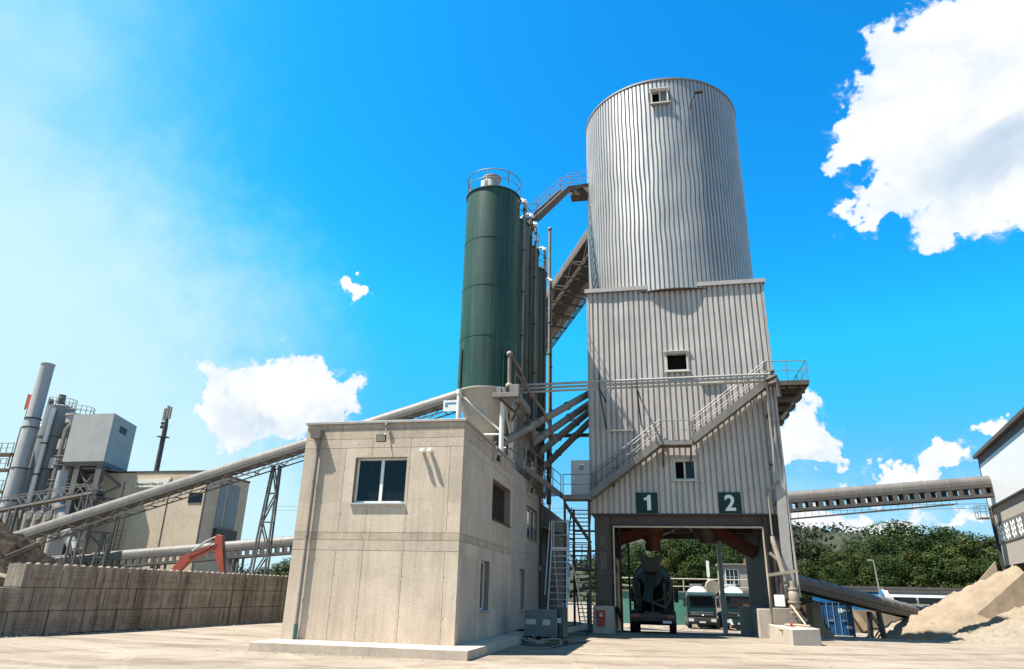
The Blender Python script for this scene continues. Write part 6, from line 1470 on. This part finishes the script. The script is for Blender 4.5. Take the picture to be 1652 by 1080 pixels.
    b.tube([a0, a0 + d * .05, a0 + d * .25, a0 + d * .55, a0 + d * .8, a1], [.45, .72, 1.1, 1.15, .92, .55], 36); dr = b.build('drum', drum_m, t, smooth=True)
    b = MB(); b.tube([a0 + d * .70, a0 + d * .74], 1.07, 36); b.build('drum_ring', M_BLACK, dr, smooth=True)
    for u0_ in (-.75, .6):
        b = MB(); prof(b, [(7.6, 1.05), (7.75, 1.05), (8.1, 2.5), (7.95, 2.5)], u0_, u0_ + .15); b.build('drum_stand', M_BLACK, t)
    b = MB(); prof(b, [(2.35, 1.05), (2.6, 1.05), (2.6, 2.3), (2.35, 2.3)], -.5, .5); b.build('drum_stand', M_BLACK, t)
    b = MB(); c = P(0, 8.25, 3.05)
    b.hexa([(c[0] - .35, c[1] - .3, c[2]), (c[0] + .35, c[1] - .3, c[2]), (c[0] + .35, c[1] + .3, c[2]), (c[0] - .35, c[1] + .3, c[2])], [(c[0] - .62, c[1] - .5, c[2] + .75), (c[0] + .62, c[1] - .5, c[2] + .75), (c[0] + .62, c[1] + .5, c[2] + .75), (c[0] - .62, c[1] + .5, c[2] + .75)])
    b.build('hopper', drum_m, t)
    b = MB(); b.beam(P(0, 8.35, 2.9), P(.25, 9.15, 1.55), .5, .1); b.beam(P(.25, 9.1, 1.6), P(-.75, 9.25, 1.25), .42, .1); b.tube([P(0, 8.7, 1.), P(0, 8.8, 2.1)], .06, 8); b.build('discharge_chute', M_BLACK, t)
    b = MB(); bx(b, -1.2, 1.2, 8.6, 8.7, .72, .95); rb = b.build('rear_bar', M_BLACK, t)
    for s in (-1, 1):
        b = MB(); bx(b, .72 * s, 1.12 * s, 8.7, 8.735, .76, .90); b.build('tail_light', M_TAIL, rb)
    b = MB(); bx(b, -.95, -.5, 8.702, 8.74, .5, .62); b.build('number_plate', M_PLATE, rb)
    b = MB()
    for k in range(7): bx(b, .82, 1.12, 8.45, 8.5, 1.1 + .28 * k, 1.14 + .28 * k)
    for s in (.82, 1.12): b.tube([P(s, 8.47, .9), P(s, 8.47, 3.2)], .02, 6)
    b.build('ladder', M_DARK, t)
    return t
q = Vector((-0.597, 39.3, -0.002))
bt = mixer_truck(-.52, 39.4 + 8.7, -.30, 1, M_TRUCK_BLACK, M_DRUM_BLACK, 'black mixer truck standing with its rear towards the yard in the left gateway lane', '')
bt.rotation_euler.x = -.033
q0, q1 = Vector((1.989, 66, -0.438)), Vector((4.683, 66, -0.405))
mixer_truck((q0.x + q1.x) / 2, 66, -.76, -1, M_TRUCK_GREEN, M_DRUM, 'dark green mixer truck with chrome star grille parked facing the gateway', 'star')
q0 = Vector((5.168, 65, -0.355))
mixer_truck(q0.x + 1.25, 65., -.76, -1, M_TRUCK_GREEN, M_WHITE, 'dark green mixer truck with white drum and MAN lettering, half behind the gateway wall', 'MAN')
# things standing beyond the gateway
q0, q1 = Vector((-4.486, 74, 2.309)), Vector((2.316, 74, 2.398))
t = thing('teal_shed', ((q0.x + q1.x) / 2, 75, -1.1), 'low teal and grey site shed behind the black mixer truck', 'shed')
b = MB(); b.box(q0.x, q1.x, 74, 77, -1.2, q0.z - .1); b.build('wall', mat('teal_shed_paint', (.055, .20, .155), .6, var=.15, streak=.4, streak_col=(.25, .27, .25)), t)
b = MB(); b.box(q0.x - .15, q1.x + .15, 73.85, 77.15, q0.z - .097, q0.z + .03); b.build('roof', M_GALV_DULL, t)
b = MB(); b.box(q0.x, q1.x, 73.9, 74, -1.2, -.9); b.build('base_strip', M_CONC2, t)
q0, q1 = Vector((-5.417, 80, 3.612)), Vector((10.117, 80, 3.527))
b = MB(); b.rail([(q0.x, 80, q0.z - 1.6), (q1.x, 80, q0.z - 1.6)], h=1.6, step=2.6, r=.07)
b.box(q0.x, q1.x, 80.2, 80.5, -1.2, q0.z - 1.6); tag(b.build('railed_wall', M_CONC2), 'long low grey wall topped with a pipe railing in front of the trees beyond the gateway', 'wall')
q0, q1 = Vector((6.658, 83, 5.203)), Vector((10.353, 83, 4.1))
t = thing('small_house', (q0.x + 2, 84, -1), 'small grey hut with a barred window and cluttered roof beyond the gateway', 'hut')
b = MB(); b.box(q0.x - .2, q1.x + 3, 83, 87, -1.2, q0.z); b.build('wall', M_RCONC, t)
f = MB(); f.box(q0.x + .3, q0.x + 1.7, 82.93, 83, q0.z - 2., q0.z - .4); w = f.build('window', M_FRAME, t)
f = MB()
for i in range(3):
    for j in range(2): f.box(q0.x + .38 + i * .44, q0.x + .74 + i * .44, 82.91, 82.929, q0.z - 1.92 + j * .76, q0.z - 1.25 + j * .76)
f.build('pane', M_GLASS, w)
b = MB(); b.box(q0.x - .4, q1.x + 3.2, 82.8, 87.2, q0.z + .003, q0.z + .2); b.build('roof', M_GALV_DULL, t)
b = MB(); b.box(q0.x + 2.6, q0.x + 4.5, 83.2, 85, q0.z + .203, q0.z + .75); b.build('roof_box', M_RUST, t)
for i, (px_, py_, w_, h_, yy, m_, lab) in enumerate(((1133, 1010, 1.0, .35, 64.5, M_CONC2, 'flat pale concrete block lying under the bumper of the star grille truck'), (1166, 1012, .65, .75, 63.0, M_CONC, 'cream concrete block standing between the two parked green trucks'), (1197, 1012, .9, .4, 62.0, M_CONC2, 'broken pale concrete block in front of the half hidden green truck'))):
    q = Vector((3.631, 72.971, -0.74)) if i == 0 else (Vector((5.354, 70.973, -0.72)) if i == 1 else Vector((6.995, 70.412, -0.7)))
    b = MB(); b.hexa([(q.x - w_, q.y, -.9), (q.x + w_, q.y, -.9), (q.x + w_, q.y + .7, -.9), (q.x - w_, q.y + .7, -.9)], [(q.x - w_ * .9, q.y + .05, -.74 + h_), (q.x + w_ * .9, q.y + .05, -.74 + h_), (q.x + w_ * .9, q.y + .65, -.74 + h_), (q.x - w_ * .9, q.y + .65, -.74 + h_)])
    tag(b.build('concrete_block', m_, bevel=.03), lab, 'concrete block')
q = Vector((5.354, 70.973, -0.72)); b = MB(); b.ball((q.x, q.y + .35, .34), .42, 12, 8, (1, .8, .72)); tag(b.build('blue_bag', mat('light_blue_plastic', (.10, .26, .45), .4, var=.3), smooth=True), 'light blue plastic bag lying on the cream concrete block between the trucks', 'bag')
q = Vector((5.564, 70, 2.707)); b = MB(); b.tube([(q.x - .9, 69.5, q.z), (q.x - .9, 71.2, q.z + .1)], [.62, .62], 20); b.tube([(q.x - .9, 70.3, -1.1), (q.x - .9, 70.3, q.z - .5)], .16, 10); tag(b.build('round_hopper', M_CREAM, smooth=True), 'round cream hopper mouth on a post between the two parked green trucks', 'hopper')
q0, q1 = Vector((1.954, 78, 4.685)), Vector((4.851, 78, 5.409)); b = MB(); b.tube([(q1.x, 78, -1), (q1.x, 78, q1.z)], .09, 8); b.box(q1.x - .14, q1.x + .14, 77.9, 78.1, q1.z - 1.6, q1.z); tag(b.build('marker_post', M_WHITE), 'slim white post standing before the trees seen through the gateway', 'post')

# ------------------------------------------------------------------ trees and wooded hill
def leaf_mat(name, c1, c2):
    m, N, L, P = new_mat(name)
    geo = N.new('ShaderNodeNewGeometry'); oi = N.new('ShaderNodeObjectInfo')
    n = N.new('ShaderNodeTexNoise'); n.inputs['Scale'].default_value = .55; n.inputs['Detail'].default_value = 4.; L.new(geo.outputs['Position'], n.inputs['Vector'])
    a = N.new('ShaderNodeMath'); a.operation = 'MULTIPLY_ADD'; L.new(geo.outputs['Random Per Island'], a.inputs[0]); a.inputs[1].default_value = .35; L.new(n.outputs['Fac'], a.inputs[2])
    r = N.new('ShaderNodeMapRange'); L.new(a.outputs[0], r.inputs[0]); r.inputs[1].default_value = .38; r.inputs[2].default_value = .98
    x = N.new('ShaderNodeMix'); x.data_type = 'RGBA'; L.new(r.outputs[0], x.inputs[0]); x.inputs[6].default_value = (*c1, 1); x.inputs[7].default_value = (*c2, 1)
    L.new(x.outputs[2], P.inputs['Base Color']); P.inputs['Roughness'].default_value = .7; P.inputs['Specular IOR Level'].default_value = .1
    tr = N.new('ShaderNodeBsdfTranslucent'); L.new(x.outputs[2], tr.inputs[0]); ms = N.new('ShaderNodeMixShader'); ms.inputs[0].default_value = .2
    L.new(P.outputs[0], ms.inputs[1]); L.new(tr.outputs[0], ms.inputs[2]); L.new(ms.outputs[0], N['Material Output'].inputs[0]); return m
M_LEAF = leaf_mat('dark_leaves', (.008, .021, .005), (.036, .062, .014))
M_LEAF2 = leaf_mat('olive_leaves', (.014, .027, .006), (.072, .080, .022))
M_LEAF3 = leaf_mat('grey_brown_leaves', (.012, .019, .008), (.045, .052, .024))
M_BARK = mat('bark', (.06, .045, .032), .9, var=.3, bump=.4)
def leaves(b, c, r, n, size, rng, sq=.8):
    """leaf sprays over and inside one clump"""
    for _ in range(n):
        d = Vector((rng.gauss(0, 1), rng.gauss(0, 1), rng.gauss(0, 1))).normalized()
        k = r * (.62 + .42 * rng.random() ** .6)
        p = Vector(c) + Vector((d.x * k, d.y * k, d.z * k * sq))
        nrm = (d + Vector((rng.uniform(-.8, .8), rng.uniform(-.8, .8), rng.uniform(-.3, .9)))).normalized()
        t = nrm.cross(Vector((rng.random() - .5, rng.random() - .5, rng.random() - .5))).normalized(); u = nrm.cross(t)
        s = size * rng.uniform(.55, 1.25); e = s * rng.uniform(.45, .8)
        b.add([p - t * s * .5, p + u * e * .5 + nrm * e * .12, p + t * s * .5, p - u * e * .5 + nrm * e * .12], [(0, 1, 2, 3)])
def make_tree(label, h, w, mtl, seed, n=8000, size=.40, base=.18):
    rng = random.Random(seed)
    t = thing('tree', (0, 0, 0), label, 'tree')
    b = MB(); n_l = 9
    b.tube([(0, 0, -.3), (.05 * h * .2, 0, h * .25), (-.02 * h, .02 * h, h * .55), (0, 0, h * .85)], [h * .026, h * .02, h * .013, h * .004], 9)
    cl = []
    for k in range(n_l):
        z0 = h * (.2 + .5 * k / n_l); a = k * 2.4 + rng.random(); z1 = z0 + h * rng.uniform(.1, .22)
        rr = w * rng.uniform(.55, .85) * (1 - .55 * max(0, (z1 / h - .55)) / .45)
        e = Vector((math.cos(a) * rr, math.sin(a) * rr, z1)); b.tube([(0, 0, z0), tuple(e * .5 + Vector((0, 0, z0 * .5 + .2))), tuple(e)], [h * .011, h * .007, h * .003], 6); cl.append((e, w * rng.uniform(.34, .5)))
    b.build('trunk', M_BARK, t, smooth=True)
    for k in range(15):
        f = base + (1 - base) * (k + .5) / 15; a = rng.random() * 6.28; rad = w * (1 - abs(f - .5) * 1.15) * rng.uniform(.35, .8)
        cl.append((Vector((math.cos(a) * rad, math.sin(a) * rad, h * f * .93)), w * rng.uniform(.26, .46) * (1.15 - .5 * f)))
    cl.append((Vector((rng.uniform(-.1, .1) * w, 0, h * .92)), w * .28))
    b = MB(); tot = sum(r ** 2 for _, r in cl)
    for c, r in cl: leaves(b, c, r, int(n * r ** 2 / tot), size, rng)
    for _ in range(int(n * .05)):
        c, r = rng.choice(cl); leaves(b, c, r * 1.35, 1, size, rng)
    b.build('crown', mtl, t)
    return t
G = 'trees of the wood behind the railway'
protos = [make_tree('x', 14, 5.2, M_LEAF, 1), make_tree('x', 14, 4.4, M_LEAF2, 2), make_tree('x', 14, 5.0, M_LEAF, 3, 9000), make_tree('x', 14, 4.8, M_LEAF3, 4, 6000)]
used = [False] * 4
def plant(kind, base, top, wid, rz, label, group=G):
    o = protos[kind] if not used[kind] else copy_thing(protos[kind]); used[kind] = True
    o.location = (base[0], base[1], -.8); s = (top + 1.1) / 14.
    o.scale = (s * wid, s * wid, s); o.rotation_euler = (0, 0, rz); o['label'] = label; o['group'] = group
    return o
dk = 'bushy dark green tree in the front row of the wood directly behind the train'
ol = 'olive green tree with paler leaf sprays in the front row behind the train'
gy = 'grey green thinly leaved tree left in the wood, next to the tower'
bk = 'tall dark tree in the back row of the wood, rising above its neighbours'
gw = 'dark leafy tree framed by the tower gateway'
rows = [
    (3, (17.652, 108, 12.335), 1.15, .3, gy), (3, (20.835, 112, 11.836), 1.0, 1.3, gy), (3, (17.701, 104, 8.799), 1.1, 2.3, gy),
    (0, (22.393, 110, 9.41), 1.1, .9, dk), (1, (23.163, 104, 7.883), 1.05, 2.9, ol), (0, (27.433, 112, 9.853), 1.15, 4., dk), (1, (26.308, 102, 7.73), 1.1, .2, ol),
    (2, (29.939, 108, 10.181), 1.1, 1.2, dk), (2, (34.321, 112, 12.777), 1.05, 2.2, 'tallest dark tree of the wood, its pointed crown standing highest behind the train'),
    (0, (36.67, 110, 11.908), 1.1, 3.1, bk), (2, (40.333, 113, 11.935), 1.15, .5, bk), (1, (40.553, 108, 10.59), 1.15, 1.7, ol), (1, (42.405, 106, 10.285), 1.15, 2.6, ol),
    (0, (42.787, 104, 8.036), .9, 3.3, 'dark tree at the right end of the wood, beside the storage building'), (2, (28.694, 100, 7.268), 1.15, 4.1, dk), (1, (31.572, 100, 7.91), 1.2, 5.1, ol), (0, (34.293, 100, 7.79), 1.2, .1, dk), (1, (36.455, 99, 7.168), 1.2, 2., ol), (0, (38.547, 99, 6.829), 1.1, 3.9, dk), (2, (21.292, 99, 5.832), 1.2, .6, dk), (1, (18.53, 99, 6.552), 1.2, 1.6, ol),
    (2, (48.584, 112, 7.558), 1.1, 1., 'dark tree far right, almost wholly hidden behind the storage building')]
for k, p, w, rz, lab in rows: plant(k, p, p[2], w, rz, lab)
for k, p, w, rz in ((3, (-5.205, 104, 9.264), 1.1, .4), (0, (-2.823, 100, 8.337), 1.1, 1.4), (1, (0.793, 102, 10.007), 1.15, 2.2), (2, (3.49, 100, 9.374), 1.1, 3.0), (1, (2.255, 97, 7.718), 1.0, .9), (2, (6.218, 104, 10.035), 1.15, 4.3), (3, (8.454, 106, 9.694), 1.1, 5.), (0, (10.006, 100, 9.424), 1.1, 1.9), (3, (12.546, 103, 9.835), 1.1, 2.7), (0, (14.811, 106, 9.744), 1.1, .7), (2, (6.744, 96, 7.244), 1.1, .7), (0, (-6.917, 104, 8.56), 1.1, 3.7)):
    plant(k, p, p[2], w, rz, gw, 'trees seen through the gateway')
for k, p, w, rz, lab in ((1, (-53.46, 95, 4.949), 1.3, .4, 'low green bush tree left of the office under the conveyor trestle'), (1, (-52.767, 98, 5.957), 1.3, 2.4, 'rounded green bush tree close to the left edge of the office'), (2, (-59.258, 100, 4.354), 1.4, 1.4, 'small dark bush tree between the trestle legs')):
    plant(k, p, p[2], w, rz, lab, 'bushes left of the office')
# wooded ridge far behind
b = MB(); n_i, n_j = 90, 10; v = []
for j in range(n_j + 1):
    for i in range(n_i + 1):
        x = -420 + i * 9.; f = j / n_j; y = 250 + f * 260
        hgt = (26 + 13 * math.sin(x * .011 + .9) + 7 * noise.noise((x * .014, 2., 1.)) + (-6 if x < -20 else 6)) * math.sin(min(1., f * 1.05) * math.pi / 2)
        v.append((x, y, -1.5 + hgt + 1.2 * noise.noise((x * .05, y * .05, 3.))))
b.add(v, [(j * (n_i + 1) + i, j * (n_i + 1) + i + 1, (j + 1) * (n_i + 1) + i + 1, (j + 1) * (n_i + 1) + i) for j in range(n_j) for i in range(n_i)])
tag(b.build('hill', mat('hill_ground', (.035, .038, .022), .95, var=.3, scale=.05), smooth=True, origin=(0, 250, 0)), kind='structure')
rng = random.Random(11); b = MB()
for _ in range(2600):
    i, j = rng.randrange(n_i), rng.randrange(n_j); p = Vector(v[j * (n_i + 1) + i]) + Vector((rng.uniform(0, 9), rng.uniform(0, 26), 0))
    r = rng.uniform(2.2, 4.6); leaves(b, p + UP * r * .5, r, 9, 2.3, rng, 1.1)
tag(b.build('hillside_wood', M_LEAF3), 'far wooded hillside rising behind the railway trees', 'woodland', kind='stuff')
